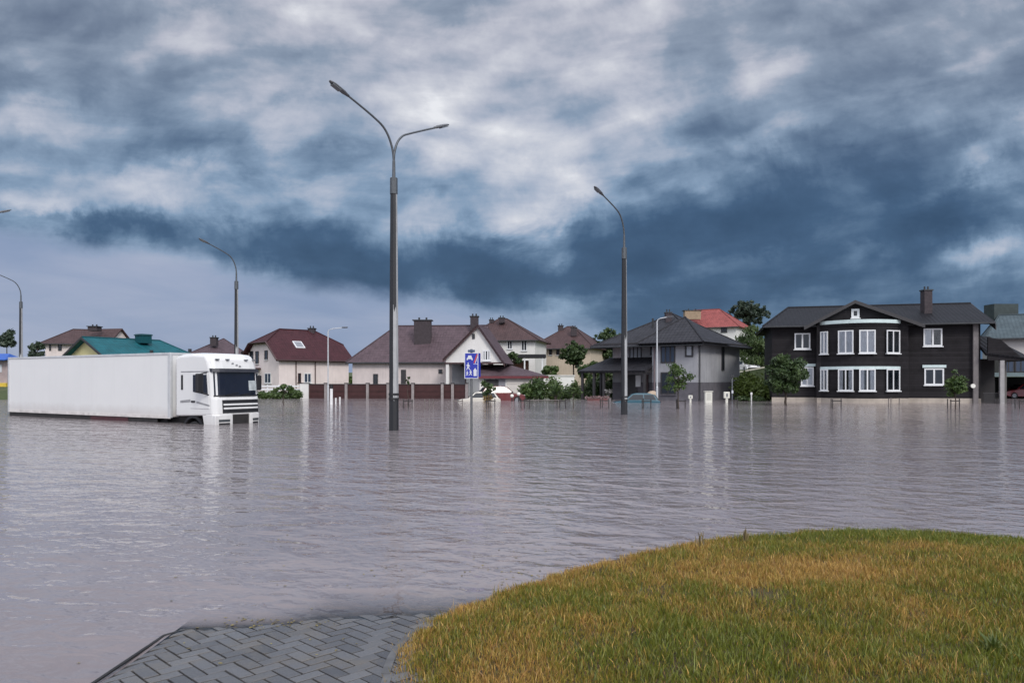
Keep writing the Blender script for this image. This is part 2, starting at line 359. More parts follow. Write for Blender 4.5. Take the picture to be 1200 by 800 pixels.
# lawn soil
m, t, b = newmat('lawn_soil'); tc = nd(t, 'ShaderNodeTexCoord').outputs['Object']
c = ramp(t, noise(t, tc, 6, 8, .7), [(.3, (.03, .022, .012)), (.55, (.07, .05, .02)), (.75, (.13, .09, .035))]); t.links.new(c, b.inputs['Base Color']); b.inputs['Roughness'].default_value = .95
bump(t, b, noise(t, tc, 60, 5, .7), .8, .02); SOIL = m
gx = np.arange(-1.6, 26, .14); gy = np.arange(-8, 10.5, .14); X, Y = np.meshgrid(gx, gy); P = np.stack([X.ravel(), Y.ravel()], 1); S = shore_dist(P)
Zl = np.maximum(lawn_z(P, S), -.8); F = grid_faces(len(gx), len(gy)); keep = (S[F] > -1.4).any(1); F = F[keep]
use = np.unique(F); rm = np.full(len(P), -1); rm[use] = np.arange(len(use))
lo = fast_mesh('lawn_ground', np.column_stack([P, Zl])[use], rm[F], SOIL); tag(lo, kind='structure')
for p in lo.data.polygons: p.use_smooth = True

# grass blades
def make_grass():
    zones = [(3.2, 6.5, 8000), (6.5, 10.2, 5600), (1.0, 3.2, 1500)]
    pts = []
    for y0, y1, dens in zones:
        x1 = y1 * .80 + 2.0; n = int((x1 + 1.4) * (y1 - y0) * dens); pts.append(np.column_stack([RNG.uniform(-1.4, x1, n), RNG.uniform(y0, y1, n)]))
    P = np.vstack(pts); S = shore_dist(P); rag = (vnoise(P[:, 0] * 5, P[:, 1] * 5, 31) - .5) * .22 + (vnoise(P[:, 0] * 14, P[:, 1] * 14, 32) - .5) * .1; k = S + rag > RNG.uniform(-.06, .06, len(P)); P = P[k]; S = S[k]
    dry = -.03 + vnoise(P[:, 0] * .9 + 3, P[:, 1] * .6 + 5, 21) * .42 + vnoise(P[:, 0] * 2.2, P[:, 1] * 1.4, 22) * .36 + vnoise(P[:, 0] * 6, P[:, 1] * 4, 23) * .26
    dry += .30 * np.exp(-S / .35) * sst(3.0, -.5, P[:, 0] - 1.0)                                    # dry fringe on the left shore
    dry += .34 * np.exp(-(((P[:, 0] - 2.4) / 1.0) ** 2 + ((P[:, 1] - 6.3) / .6) ** 2))             # parched patch
    dry -= .34 * np.exp(-(((P[:, 0] - 4.2) / 3.0) ** 2 + ((P[:, 1] - 8.1) / .6) ** 2)) + .16 * sst(3.2, 4.6, P[:, 0])               # lush strip by the water
    dry -= .2 * np.exp(-(((P[:, 0] - 1.45) / .45) ** 2 + ((P[:, 1] - 4.7) / .35) ** 2))
    bare = np.exp(-(((P[:, 0] - 1.86) / .26) ** 2 + ((P[:, 1] - 5.5) / .24) ** 2)) + .8 * np.exp(-(((P[:, 0] - 1.1) / .18) ** 2 + ((P[:, 1] - 5.8) / .2) ** 2))
    k = RNG.random(len(P)) > bare * .93; P, S, dry = P[k], S[k], dry[k]; n = len(P)
    z0 = np.maximum(lawn_z(P, S), -.02) - .004
    tuft = vnoise(P[:, 0] * 9, P[:, 1] * 9, 24)
    h = (.024 + .036 * RNG.random(n) ** 1.3) * (.65 + .8 * tuft) * (1.1 - .25 * np.clip(dry - .4, 0, 1)); h *= np.where(RNG.random(n) < .02, 1.8, 1)
    w = .0017 + .0018 * RNG.random(n); az = RNG.uniform(0, 2 * np.pi, n); lean = (.15 + .75 * RNG.random(n) ** 1.5) * h; la = RNG.uniform(0, 2 * np.pi, n)
    flat = RNG.random(n) < .10; lean = np.where(flat, h * 1.6, lean); h = np.where(flat, h * .3, h)
    wx, wy = np.cos(az) * w, np.sin(az) * w; lx, ly = np.cos(la) * lean, np.sin(la) * lean
    V = np.empty((n, 5, 3))
    V[:, 0] = np.column_stack([P[:, 0] - wx, P[:, 1] - wy, z0]); V[:, 1] = np.column_stack([P[:, 0] + wx, P[:, 1] + wy, z0])
    V[:, 2] = np.column_stack([P[:, 0] - wx * .8 + lx * .35, P[:, 1] - wy * .8 + ly * .35, z0 + h * .6]); V[:, 3] = np.column_stack([P[:, 0] + wx * .8 + lx * .35, P[:, 1] + wy * .8 + ly * .35, z0 + h * .6])
    V[:, 4] = np.column_stack([P[:, 0] + lx, P[:, 1] + ly, z0 + h])
    i = np.arange(n)[:, None] * 5; T = np.concatenate([i + [0, 1, 3], i + [0, 3, 2], i + [2, 3, 4]])
    green = np.array([.108, .122, .016]); olive = np.array([.185, .150, .023]); straw = np.array([.34, .215, .06]); rust = np.array([.25, .135, .04]); deep = np.array([.05, .080, .013])
    f = np.clip((dry - .36) / .42 + RNG.normal(0, .28, n), 0, 1)[:, None]
    colr = np.where(f < .45, green + (olive - green) * (f / .45), olive + (straw - olive) * ((f - .45) / .55))
    r = RNG.random(n)[:, None]; colr = np.where((r < .26) & (f > .4), rust, colr); colr = np.where((r > .9) & (f < .4), deep, colr); colr = np.where((r > .965), straw * 1.2, colr)
    colr *= RNG.uniform(.85, 1.8, n)[:, None]
    mg, t, b = newmat('grass_blades'); a = nd(t, 'ShaderNodeAttribute', attribute_name='col'); t.links.new(a.outputs['Color'], b.inputs['Base Color']); b.inputs['Roughness'].default_value = .5
    tl = nd(t, 'ShaderNodeBsdfTranslucent'); t.links.new(a.outputs['Color'], tl.inputs[0]); mx = nd(t, 'ShaderNodeMixShader'); mx.inputs[0].default_value = .3
    t.links.new(b.outputs[0], mx.inputs[1]); t.links.new(tl.outputs[0], mx.inputs[2]); t.links.new(mx.outputs[0], t.nodes['Material Output'].inputs[0])
    o = fast_mesh('grass', V.reshape(-1, 3), T, mg, attr={'col': np.repeat(colr, 5, 0)}, tri=True)
    tag(o, 'patchy green and straw coloured lawn grass on the bank', 'grass', kind='stuff')
make_grass()

# herringbone paving that slides under the water
m, t, b = newmat('wet_concrete_paver'); tc = nd(t, 'ShaderNodeTexCoord').outputs['Object']
a = nd(t, 'ShaderNodeAttribute', attribute_name='tone')
c = mixc(t, a.outputs['Fac'], (.070, .069, .071), (.150, .148, .150)); c = mixc(t, math_(t, 'MULTIPLY', noise(t, tc, 45, 5, .7), .5), c, (.05, .05, .055)); c = mixc(t, ramp(t, noise(t, tc, 2.5, 6, .7), [(.48, (0, 0, 0)), (.68, (.75, .75, .75))]), c, (.13, .112, .09))
t.links.new(c, b.inputs['Base Color']); b.inputs['Roughness'].default_value = .2; bump(t, b, noise(t, tc, 160, 4, .7), .35, .004); PAVER = m
def make_paving():
    V = []; Fc = []; tone = []; u = .098; r2 = math.sqrt(.5); gp = .0062; bv = .0025
    right = lambda y: float(np.interp(y, SHORE[:60, 1], SHORE[:60, 0])) if y > 1 else -.72
    for i in range(-80, 140):
        for j in range(-80, 140):
            cc = (i - j) % 4
            if cc == 0: x0, y0, w, h = i, j, 2, 1
            elif cc == 3: x0, y0, w, h = i, j, 1, 2
            else: continue
            cxy = ((x0 + w / 2) * u, (y0 + h / 2) * u); cx = (cxy[0] - cxy[1]) * r2 - 1.5; cy = (cxy[0] + cxy[1]) * r2 + 1.0
            if not (-2.40 < cx < -.2 + max(0, cy - 4) * .55 and .6 < cy < 8.2): continue
            a_, b_ = w * u / 2 - gp, h * u / 2 - gp; tl = RNG.normal(0, .0007, 3)
            base = len(V)
            for k, (ia, dz) in enumerate(((0, -.05), (0, -bv), (bv, 0))):
                for sx, sy in ((-1, -1), (1, -1), (1, 1), (-1, 1)):
                    lx, ly = sx * (a_ - ia), sy * (b_ - ia); wx, wy = cx + (lx - ly) * r2, cy + (lx + ly) * r2
                    wx = max(wx, -2.33)
                    V.append((wx, wy, pave_z(wx, wy) + dz + tl[0] + tl[1] * sx + tl[2] * sy)); tone.append(0)
            tt = RNG.random(); tone[base:] = [tt] * 12
            for k in (0, 1):
                for q in range(4): Fc.append((base + 4 * k + q, base + 4 * k + (q + 1) % 4, base + 4 * k + 4 + (q + 1) % 4, base + 4 * k + 4 + q))
            Fc.append((base + 8, base + 9, base + 10, base + 11))
    o = fast_mesh('paved_path', np.array(V), np.array(Fc), PAVER, attr={'tone': np.array(tone)}, flat=True); tag(o, kind='structure')
    mb = MB(); ysn = np.linspace(.4, 8.4, 30)
    top = [(-2.345, y, pave_z(-2.33, y) - .011) for y in ysn] + [(1.6, y, pave_z(1.6, y) - .016) for y in ysn[::-1]]
    mb.extrude([(x, y, z - .3) for x, y, z in top], (0, 0, .3))
    tag(mb.build('path_bed', mk('joint_sand', (.012, .011, .010), .8, .3, 20)), kind='structure')
    # flush edging kerb down the far side, turning the corner under water
    mb = MB(); pts = [(-2.385, y, pave_z(-2.33, y) - .006) for y in np.linspace(.4, 5.06, 6)] + [(-2.33, 5.17, pave_z(-2.33, 5.17) - .01), (-2.18, 5.24, pave_z(-2.2, 5.24) - .006), (-1.9, 5.27, pave_z(-1.9, 5.27) - .012)]
    mb.tube(pts, .011, 6); tag(mb.build('kerb_edging', mk('kerb_concrete', (.022, .022, .023), .6, .3, 9, bmp=.4)), kind='structure')
make_paving()
# curved kerb between paving and lawn
mb = MB()
for i in range(0, 62):
    pA, pB = SHORE[i], SHORE[i + 1]
    if pB[1] < 1.2 or pA[1] > 5.2: continue
    dd = (pB - pA) / np.linalg.norm(pB - pA); mid = (pA + pB) / 2 + np.array([-dd[1], dd[0]]) * .045
    mb.box((mid[0], mid[1], pave_z(mid[0], mid[1]) - .055), (np.linalg.norm(pB - pA) * .98, .05, .12), dd)
tag(mb.build('lawn_kerb', mk('kerb_grey', (.10, .10, .102), .6, .35, 8, bmp=.5)), kind='structure')

# flood water
def make_water():
    xs = np.concatenate([[-3000, -900, -400, -200, -120, -80, -50, -30, -18, -11, -7], np.arange(-4.6, 6.6, .09), [7, 7.5, 8, 9, 10, 12, 15, 20, 30, 50, 80, 120, 200, 400, 900, 3000]])
    ys = np.concatenate([[-600, -100, -40, -12, -6, -2], np.arange(0, 10.5, .09), [11, 12, 14, 17, 22, 30, 40, 50, 60, 70, 80, 95, 120]])
    X, Y = np.meshgrid(xs, ys); P = np.stack([X.ravel(), Y.ravel()], 1); S = shore_dist(P)
    g = np.where(S > -1.4, lawn_z(P, S), -.75)
    pz = np.where((P[:, 0] > -2.43) & (P[:, 0] < 1.5) & (P[:, 1] < 8.3), pave_z(P[:, 0], P[:, 1]), -.75); g = np.maximum(g, pz)
    g = np.maximum(g, ground_z(P[:, 0], P[:, 1]))
    m, t, b = newmat('muddy_flood_water'); tc = nd(t, 'ShaderNodeTexCoord').outputs['Object']
    a = nd(t, 'ShaderNodeAttribute', attribute_name='depth')
    op = math_(t, 'SUBTRACT', 1.0, math_(t, 'EXPONENT', math_(t, 'MULTIPLY', math_(t, 'MAXIMUM', a.outputs['Fac'], 0.0), -85)))
    mud = mixc(t, ramp(t, noise(t, scalev(t, tc, (.06, .12, 1)), 1, 5, .6, .4), [(.35, (0, 0, 0)), (.65, (1, 1, 1))]), WATER_A, WATER_B)
    t.links.new(mud, b.inputs['Base Color']); b.inputs['IOR'].default_value = 1.33; b.inputs['Roughness'].default_value = .05
    rot = nd(t, 'ShaderNodeMapping'); rot.inputs['Rotation'].default_value = (0, 0, math.radians(14)); t.links.new(tc, rot.inputs[0]); R = rot.outputs[0]
    amp = ramp(t, noise(t, scalev(t, tc, (.035, .06, 1)), 1, 4, .55), [(.38, (.45, .45, .45)), (.56, (1, 1, 1))])
    shal = nd(t, 'ShaderNodeMapRange'); t.links.new(a.outputs['Fac'], shal.inputs[0]); shal.inputs[1].default_value = -.002; shal.inputs[2].default_value = .04; shal.inputs[3].default_value = .35; shal.inputs[4].default_value = 1
    def H(off):
        ad = nd(t, 'ShaderNodeVectorMath', operation='ADD'); ad.inputs[1].default_value = off; t.links.new(R, ad.inputs[0]); r_ = ad.outputs[0]
        hs = [noise(t, scalev(t, r_, sc_), 1.0, de, .5, di) for sc_, de, di in (((1.0, 1.5, 1), 2, .4), ((3.2, 4.2, 1), 2, .5), ((9.0, 11.0, 1), 3, .5))]
        h = None
        for x_, w_ in zip(hs, WAVE):
            q_ = math_(t, 'MULTIPLY', x_, w_); h = q_ if h is None else math_(t, 'ADD', h, q_)
        return h
    E = .012; h0 = H((0, 0, 0)); hx = H((E, 0, 0)); hy = H((0, E, 0)); k = math_(t, 'MULTIPLY', math_(t, 'MULTIPLY', amp, shal.outputs[0]), -1 / E)
    cn = nd(t, 'ShaderNodeCombineXYZ'); cn.inputs[2].default_value = 1
    t.links.new(math_(t, 'MULTIPLY', math_(t, 'SUBTRACT', hx, h0), k), cn.inputs[0]); t.links.new(math_(t, 'MULTIPLY', math_(t, 'SUBTRACT', hy, h0), k), cn.inputs[1])
    bn = nd(t, 'ShaderNodeVectorMath', operation='NORMALIZE'); t.links.new(cn.outputs[0], bn.inputs[0]); t.links.new(bn.outputs[0], b.inputs['Normal'])
    tr = nd(t, 'ShaderNodeBsdfTransparent'); tr.inputs[0].default_value = (.86, .84, .82, 1); gl = nd(t, 'ShaderNodeBsdfGlossy'); gl.inputs['Roughness'].default_value = .05; t.links.new(bn.outputs[0], gl.inputs['Normal'])
    fr = nd(t, 'ShaderNodeFresnel'); fr.inputs[0].default_value = 1.33; t.links.new(bn.outputs[0], fr.inputs['Normal'])
    clr = nd(t, 'ShaderNodeMixShader'); t.links.new(fr.outputs[0], clr.inputs[0]); t.links.new(tr.outputs[0], clr.inputs[1]); t.links.new(gl.outputs[0], clr.inputs[2])
    mx = nd(t, 'ShaderNodeMixShader'); t.links.new(op, mx.inputs[0]); t.links.new(clr.outputs[0], mx.inputs[1]); t.links.new(b.outputs[0], mx.inputs[2]); t.links.new(mx.outputs[0], t.nodes['Material Output'].inputs[0])
    tag(fast_mesh('flood_water', np.column_stack([P, np.zeros(len(P))]), grid_faces(len(xs), len(ys)), m, attr={'depth': -g}), kind='structure')
WATER_A, WATER_B = (.195, .170, .175), (.245, .216, .220)
WAVE = (.088, .040, .0095)
make_water()

# ------------------------------------------------------------------ street lamps
def concrete_mat():
    m, t, b = newmat('two_tone_concrete_pole'); tc = nd(t, 'ShaderNodeTexCoord').outputs['Object']; ge = nd(t, 'ShaderNodeNewGeometry')
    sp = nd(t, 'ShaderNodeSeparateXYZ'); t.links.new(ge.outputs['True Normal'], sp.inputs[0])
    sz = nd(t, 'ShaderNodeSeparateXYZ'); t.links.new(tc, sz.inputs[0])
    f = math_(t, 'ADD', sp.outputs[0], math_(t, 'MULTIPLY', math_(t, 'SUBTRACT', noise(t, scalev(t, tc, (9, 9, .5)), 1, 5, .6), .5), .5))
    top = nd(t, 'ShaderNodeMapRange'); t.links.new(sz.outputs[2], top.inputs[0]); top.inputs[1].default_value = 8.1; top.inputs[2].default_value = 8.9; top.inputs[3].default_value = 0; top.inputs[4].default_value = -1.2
    low = math_(t, 'MULTIPLY', math_(t, 'LESS_THAN', math_(t, 'ADD', sz.outputs[2], math_(t, 'MULTIPLY', noise(t, tc, 5), .3)), 1.22), 2)     # dark foot
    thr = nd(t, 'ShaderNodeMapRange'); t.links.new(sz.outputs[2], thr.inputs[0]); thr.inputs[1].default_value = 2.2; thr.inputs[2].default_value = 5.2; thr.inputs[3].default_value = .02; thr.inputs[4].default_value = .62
    wet = math_(t, 'LESS_THAN', math_(t, 'SUBTRACT', math_(t, 'SUBTRACT', f, top.outputs[0]), low), thr.outputs[0])  # near-black mask: left-facing faces by normal, wider with height, plus the foot
    dry = mixc(t, noise(t, tc, 4, 7, .65), (.26, .265, .27), (.40, .41, .42)); darkc = mixc(t, noise(t, tc, 4, 7, .65), (.008, .009, .012), (.020, .021, .025))  # pale concrete tone, then the near-black tone for the masked faces
    c = mixc(t, ramp(t, noise(t, scalev(t, tc, (14, 14, .8)), 1, 5, .7), [(.52, (0, 0, 0)), (.7, (.6, .6, .6))]), dry, (.10, .10, .105)); c = mixc(t, wet, c, darkc)  # pale tone, near-black on the masked faces and foot
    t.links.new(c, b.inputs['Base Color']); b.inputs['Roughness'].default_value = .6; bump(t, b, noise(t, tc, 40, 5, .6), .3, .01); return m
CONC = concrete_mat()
HEADM = mk('lamp_head_grey', (.085, .09, .10), .45, .2, 8); ARMM = mk('lamp_arm_steel', (.09, .10, .11), .5, .25, 8, metal=.3); LENS = mk_glass('lamp_lens', (.12, .13, .14), .15)
ARMDIR = Vector((-1.72, -2.02, 0)).normalized()
def street_lamp(loc, sides, label, group):
    r = empty('street_lamp', loc, label, 'street lamp', group); L = Vector(loc)
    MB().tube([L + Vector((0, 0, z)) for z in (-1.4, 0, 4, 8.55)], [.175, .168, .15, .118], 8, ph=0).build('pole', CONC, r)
    b = MB()
    for z in (1.06, 1.22): b.tube([L + Vector((0, 0, z)), L + Vector((0, 0, z + .07))], .185, 8)
    b.build('band', BLACKPLASTIC, r)
    c = MB().tube([L + Vector((0, 0, z)) for z in (8.2, 8.75, 8.78, 9.35)], [.135, .13, .06, .05], 12); c.build('top_collar', ARMM, r, smooth=False)
    for sgn in sides:
        pr = [(0, 8.8), (0, 9.35), (.05, 9.7), (.2, 10.05), (.48, 10.32), (.85, 10.48), (1.6, 10.76), (2.32, 11.02)]
        if sgn > 0: pr = [(0, 8.8), (0, 9.3), (.06, 9.7), (.26, 10.12), (.56, 10.42), (1.0, 10.62), (1.6, 10.83), (2.32, 11.06)]
        P = [L + ARMDIR * (a * sgn * .86) + Vector((0, 0, z)) for a, z in pr]
        # ease the bend
        PP = []
        for i in range(len(P) - 1):
            p0, p1, p2, p3 = P[max(i - 1, 0)], P[i], P[i + 1], P[min(i + 2, len(P) - 1)]
            for k in range(4):
                u = k / 4; PP.append(.5 * ((2 * p1) + (p2 - p0) * u + (2 * p0 - 5 * p1 + 4 * p2 - p3) * u * u + (3 * p1 - p0 - 3 * p2 + p3) * u ** 3))
        PP.append(P[-1]); MB().tube(PP, [.044 - .012 * i / len(PP) for i in range(len(PP))], 8).build('arm', ARMM, r, smooth=True)
        d = (P[-1] - P[-2]).normalized(); s = d.cross(Vector((0, 0, 1))).normalized(); n = s.cross(d)
        h = MB(); rings = [(-.08, .045, .045), (.02, .06, .055), (.12, .085, .07), (.3, .095, .065), (.5, .105, .06), (.64, .08, .045), (.72, .04, .03)]; vs = []; N = 12
        for q, a, bb in rings: vs += [P[-1] + d * q + s * (math.cos(2 * math.pi * k / N) * a) + n * (max(-.55, math.sin(2 * math.pi * k / N)) * bb) for k in range(N)]
        fs = [(i * N + k, i * N + (k + 1) % N, (i + 1) * N + (k + 1) % N, (i + 1) * N + k) for i in range(len(rings) - 1) for k in range(N)] + [tuple(range(N))[::-1], tuple(range((len(rings) - 1) * N, len(rings) * N))]
        hd = h.add(vs, fs).build('lamp_head', HEADM, r, smooth=True)
        MB().box(P[-1] + d * .44 - n * .05, (.34, .19, .03), tilt=(d, s, n)).build('lens', LENS, hd, bevel=.01)
    return r
def copy_tree(o, loc, label):
    c = o.copy(); COL.objects.link(c); c.location = loc; c['label'] = label
    for ch in o.children:
        k = ch.copy(); COL.objects.link(k); k.parent = c
        for g in ch.children:
            q = g.copy(); COL.objects.link(q); q.parent = k
    return c
GL = 'tall concrete street lamps along the flooded road'
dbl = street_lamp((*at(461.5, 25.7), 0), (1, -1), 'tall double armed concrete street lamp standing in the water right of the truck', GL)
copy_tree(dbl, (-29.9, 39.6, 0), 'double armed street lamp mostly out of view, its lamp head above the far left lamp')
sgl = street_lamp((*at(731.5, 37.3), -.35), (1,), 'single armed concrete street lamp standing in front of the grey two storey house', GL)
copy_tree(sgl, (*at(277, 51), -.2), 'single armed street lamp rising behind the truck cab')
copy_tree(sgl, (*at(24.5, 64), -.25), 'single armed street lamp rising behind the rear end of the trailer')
LPM = mk('pale_lamp_post', (.50, .52, .54), .4, .1, 4, metal=.2)
def slim_lamp(px, d, ytop, reach, label):
    x, y = at(px, d); r = empty('slim_street_lamp', (x, y, -.2), label, 'street lamp', 'slim pale street lamps by the houses'); zt = hz(ytop, d)
    MB().tube([(x, y, -.6), (x, y, 1.2), (x, y, 1.25), (x, y, zt - .15)], [.085, .085, .06, .05], 8).build('pole', LPM, r)
    MB().tube([(x, y, zt - .2), (x + .06, y, zt - .05), (x + .3 * reach, y - .1, zt + .06), (x + reach, y - .3, zt + .14)], .04, 6).build('arm', LPM, r)
    hd = MB().box((x + reach + .18, y - .36, zt + .16), (.5, .2, .09), (1, -.3)).build('lamp_head', HEADM, r, bevel=.03)
    MB().box((x + reach + .2, y - .36, zt + .108), (.3, .14, .02), (1, -.3)).build('lens', LENS, hd)
slim_lamp(384.5, 64, 386, 1.35, 'slim pale street lamp beside the cream house with the dark red roof')
slim_lamp(770, 57, 374, .75, 'slim pale street lamp in front of the grey two storey house')

# ------------------------------------------------------------------ truck
TA = Vector((.86, -.51, 0)).normalized(); TR = Vector((.51, .86, 0)).normalized()      # forward; from the near side to the far side
T0 = Vector((-13.88, 30.05, 0))
def T(a, s, z): return T0 + TA * a + TR * s + Vector((0, 0, z))
def white_paint(name, dirt):
    m, t, b = newmat(name); tc = nd(t, 'ShaderNodeTexCoord').outputs['Object']; sp = nd(t, 'ShaderNodeSeparateXYZ'); t.links.new(tc, sp.inputs[0])
    c = mixc(t, noise(t, tc, .6, 6, .6), (.63, .635, .635), (.71, .71, .70))
    lo = nd(t, 'ShaderNodeMapRange'); t.links.new(math_(t, 'ADD', sp.outputs[2], math_(t, 'MULTIPLY', noise(t, tc, 1.8, 6, .7), .5)), lo.inputs[0]); lo.inputs[1].default_value = .2; lo.inputs[2].default_value = .95; lo.inputs[3].default_value = dirt; lo.inputs[4].default_value = 0
    sn = nd(t, 'ShaderNodeVectorMath', operation='DOT_PRODUCT'); sn.inputs[1].default_value = TA; t.links.new(tc, sn.inputs[0])
    if dirt > .4: c = mixc(t, math_(t, 'MULTIPLY', math_(t, 'LESS_THAN', math_(t, 'FRACT', math_(t, 'DIVIDE', sn.outputs['Value'], 1.295)), .012), .12), c, (.3, .3, .3))   # faint panel joints
    c = mixc(t, lo.outputs[0], c, (.36, .30, .27))                                     # road splash along the bottom
    c = mixc(t, math_(t, 'MULTIPLY', ramp(t, noise(t, scalev(t, tc, (2.5, 2.5, .15)), 1, 5, .65), [(.5, (0, 0, 0)), (.8, (1, 1, 1))]), .08), c, (.4, .37, .34))
    t.links.new(c, b.inputs['Base Color']); b.inputs['Roughness'].default_value = .38; return m
TRW = white_paint('trailer_panel_white', .65); CABW = white_paint('cab_white_paint', .22); CABW.node_tree.nodes['Principled BSDF'].inputs['Roughness'].default_value = .25
CHASSIS = mk('chassis_black', (.02, .018, .018), .7, .4, 3); RED = mk('reflector_red', (.06, .015, .018), .5, .3, 6); CABGREY = mk('cab_grey_trim', (.28, .28, .29), .5, .2, 5)
TG = mk_glass('windscreen_glass', (.006, .009, .02), .05)
truck = empty('lorry', T(1.5, 1.2, 0), 'white lorry cab stranded in the flood in front of the long trailer', 'lorry')
trailer = empty('lorry_trailer', T(-6.5, 1.25, 0), 'long plain white box trailer stranded in the flood behind the lorry cab', 'trailer')
ZT0, ZT1, TL, TWD = .23, 2.84, 12.8, 2.5
def tbox(mb, a0, a1, s0, s1, z0, z1): return mb.extrude([T(a0, s0, z0), T(a1, s0, z0), T(a1, s1, z0), T(a0, s1, z0)], (0, 0, z1 - z0))
tbox(MB(), -TL, 0, 0, TWD, ZT0, ZT1).build('cargo_box', TRW, trailer, bevel=.04)
b = MB()
tbox(b, -TL - .02, .02, -.025, TWD + .025, ZT1 - .07, ZT1 + .02); b.build('top_rail', mk('trailer_rail_alu', (.55, .56, .57), .4, .12, 3, metal=.2), trailer, bevel=.01)
for a0, a1 in ((-.14, .03), (-TL - .03, -TL + .1)): tbox(MB(), a0, a1, -.03, .1, ZT0 - .02, ZT1 - .08).build('corner_post', mk('trailer_rail_alu', (.55, .56, .57)), trailer, bevel=.015)
b = MB()
tbox(b, -TL - .01, .0, -.028, .03, ZT0 - .05, ZT0 + .07); b.build('side_rail', mk('trailer_side_rail', (.60, .57, .55), .5, .25, 3), trailer)
b = MB(); tbox(b, -TL + .1, -.5, .22, TWD - .22, -.5, ZT0 - .055); b.build('chassis', CHASSIS, trailer)
b = MB(); tbox(b, -TL + .05, -.9, .02, .06, -.12, ZT0 - .06); b.build('side_guard', CHASSIS, trailer)
b = MB(); tbox(b, -5.7, -2.9, .005, .018, -.03, ZT0 - .07); b.build('reflector_strip', RED, trailer)
for k in range(3):
    a = -TL + 2.2 + k * 1.35
    w = MB().tube([T(a, .12, -.42), T(a, .42, -.42)], .5, 24).build('wheel', RUBBER, trailer, smooth=False, bevel=.03)
b = MB(); tbox(b, -TL - .05, -TL + .02, .1, TWD - .1, ZT0, ZT1 - .1); b.build('rear_door', TRW, trailer)
# cab: side outline (forward, height) given depth across the cab
CW = 2.28; CS = .04
prof = [(.30, .30), (.30, 2.74), (.6, 2.81), (1.35, 2.84), (2.1, 2.80), (2.44, 2.58), (2.58, 2.14), (2.66, 1.12), (2.70, .98), (2.74, .42), (2.74, .36), (.6, .30)]
def lens_panel(mb, a, z, s0, s1, th): return mb
body = MB()
inset = {0: 0}
def cabring(s, sh):                    # corners of the front pulled in at the sides
    return [T(a - (sh if a > 2.3 else 0), s, z - (sh * .5 if z > 2.5 else 0)) for a, z in prof]
rings = [cabring(CS, .22), cabring(CS + .16, .06), cabring(CS + .5, 0), cabring(CS + CW - .5, 0), cabring(CS + CW - .16, .06), cabring(CS + CW, .22)]
n = len(prof); vs = [p for r_ in rings for p in r_]
fs = [tuple(range(n))[::-1], tuple(range(5 * n, 6 * n))] + [(i * n + k, i * n + (k + 1) % n, (i + 1) * n + (k + 1) % n, (i + 1) * n + k) for i in range(5) for k in range(n)]
body.add(vs, fs).build('cab_body', CABW, truck, bevel=.06)
def front_at(z, off):                  # forward position of the front face at a height
    zs = [.36, .42, .98, 1.12, 2.14, 2.52]; as_ = [2.74, 2.74, 2.70, 2.66, 2.58, 2.45]; return float(np.interp(z, zs, as_)) + off
def sh_at(s):                          # how far the front curves back near the sides
    e = min(s - CS, CS + CW - s); return float(np.interp(e, [0, .16, .5], [.22, .06, 0]))
def front_patch(z0, z1, s0, s1, off, th=.02, ns=10):
    mb = MB(); S = [s0 + (s1 - s0) * i / ns for i in range(ns + 1)]
    vs = []
    for o_ in (off, off - th):
        for z in (z0, z1): vs += [T(front_at(z, o_) - sh_at(s), s, z) for s in S]
    m_ = ns + 1; fs = []
    for i in range(ns):
        fs += [(i, i + 1, m_ + i + 1, m_ + i), (2 * m_ + i, 3 * m_ + i, 3 * m_ + i + 1, 2 * m_ + i + 1), (i, 2 * m_ + i, 2 * m_ + i + 1, i + 1), (m_ + i, m_ + i + 1, 3 * m_ + i + 1, 3 * m_ + i)]
    fs += [(0, m_, 3 * m_, 2 * m_), (ns, 2 * m_ + ns, 3 * m_ + ns, m_ + ns)]
    return mb.add(vs, fs)
ws = front_patch(1.14, 2.11, CS + .10, CS + CW - .10, .02); ws = ws.build('windscreen', TG, truck)
front_patch(1.09, 1.15, CS + .08, CS + CW - .08, .03).build('windscreen_seal', BLACKPLASTIC, ws)
front_patch(1.32, 1.72, CS + 1.66, CS + 2.08, .024, .003, 4).build('reflection_patch', mk('reflection_tone', (.42, .46, .47), .6, .35, 6), ws)  # pale patch on the glass, a painted reflection
wp = MB()
for s in (.55, 1.3): wp.tube([T(front_at(1.15, .05) - sh_at(s), s, 1.15), T(front_at(1.3, .04), s + .62, 1.24)], .014, 5)
wp.build('wiper', BLACKPLASTIC, ws)
sv = front_patch(2.06, 2.20, CS + .02, CS + CW - .02, .14, .16); sv.build('sun_visor', mk('visor_dark', (.035, .036, .045), .3, .2, 4), truck)
front_patch(.44, .96, CS + .36, CS + CW - .16, .012).build('grille', BLACKPLASTIC, truck)
for z in (.78, .63): front_patch(z - .035, z + .035, CS + .40, CS + CW - .2, .03).build('grille_bar', CABW, truck)
front_patch(-.5, .36, CS + .75, CS + CW - .62, -.03).build('lower_grille', CHASSIS, truck)
for s0, s1 in ((CS, CS + .8), (CS + CW - .66, CS + CW)):
    bm_ = front_patch(-.6, .40, s0, s1, .03, .4, 8).build('bumper', CABW, truck, bevel=.03)
    w_ = s1 - s0
    front_patch(.10, .20, s0 + w_ * .22, s1 - w_ * .18, .04, .02, 4).build('headlight', mk_glass('headlight_glass', (.05, .055, .06), .12), bm_)
    front_patch(-.02, .06, s0 + w_ * .22, s1 - w_ * .18, .036, .02, 4).build('fog_light', BLACKPLASTIC, bm_)
b = MB()
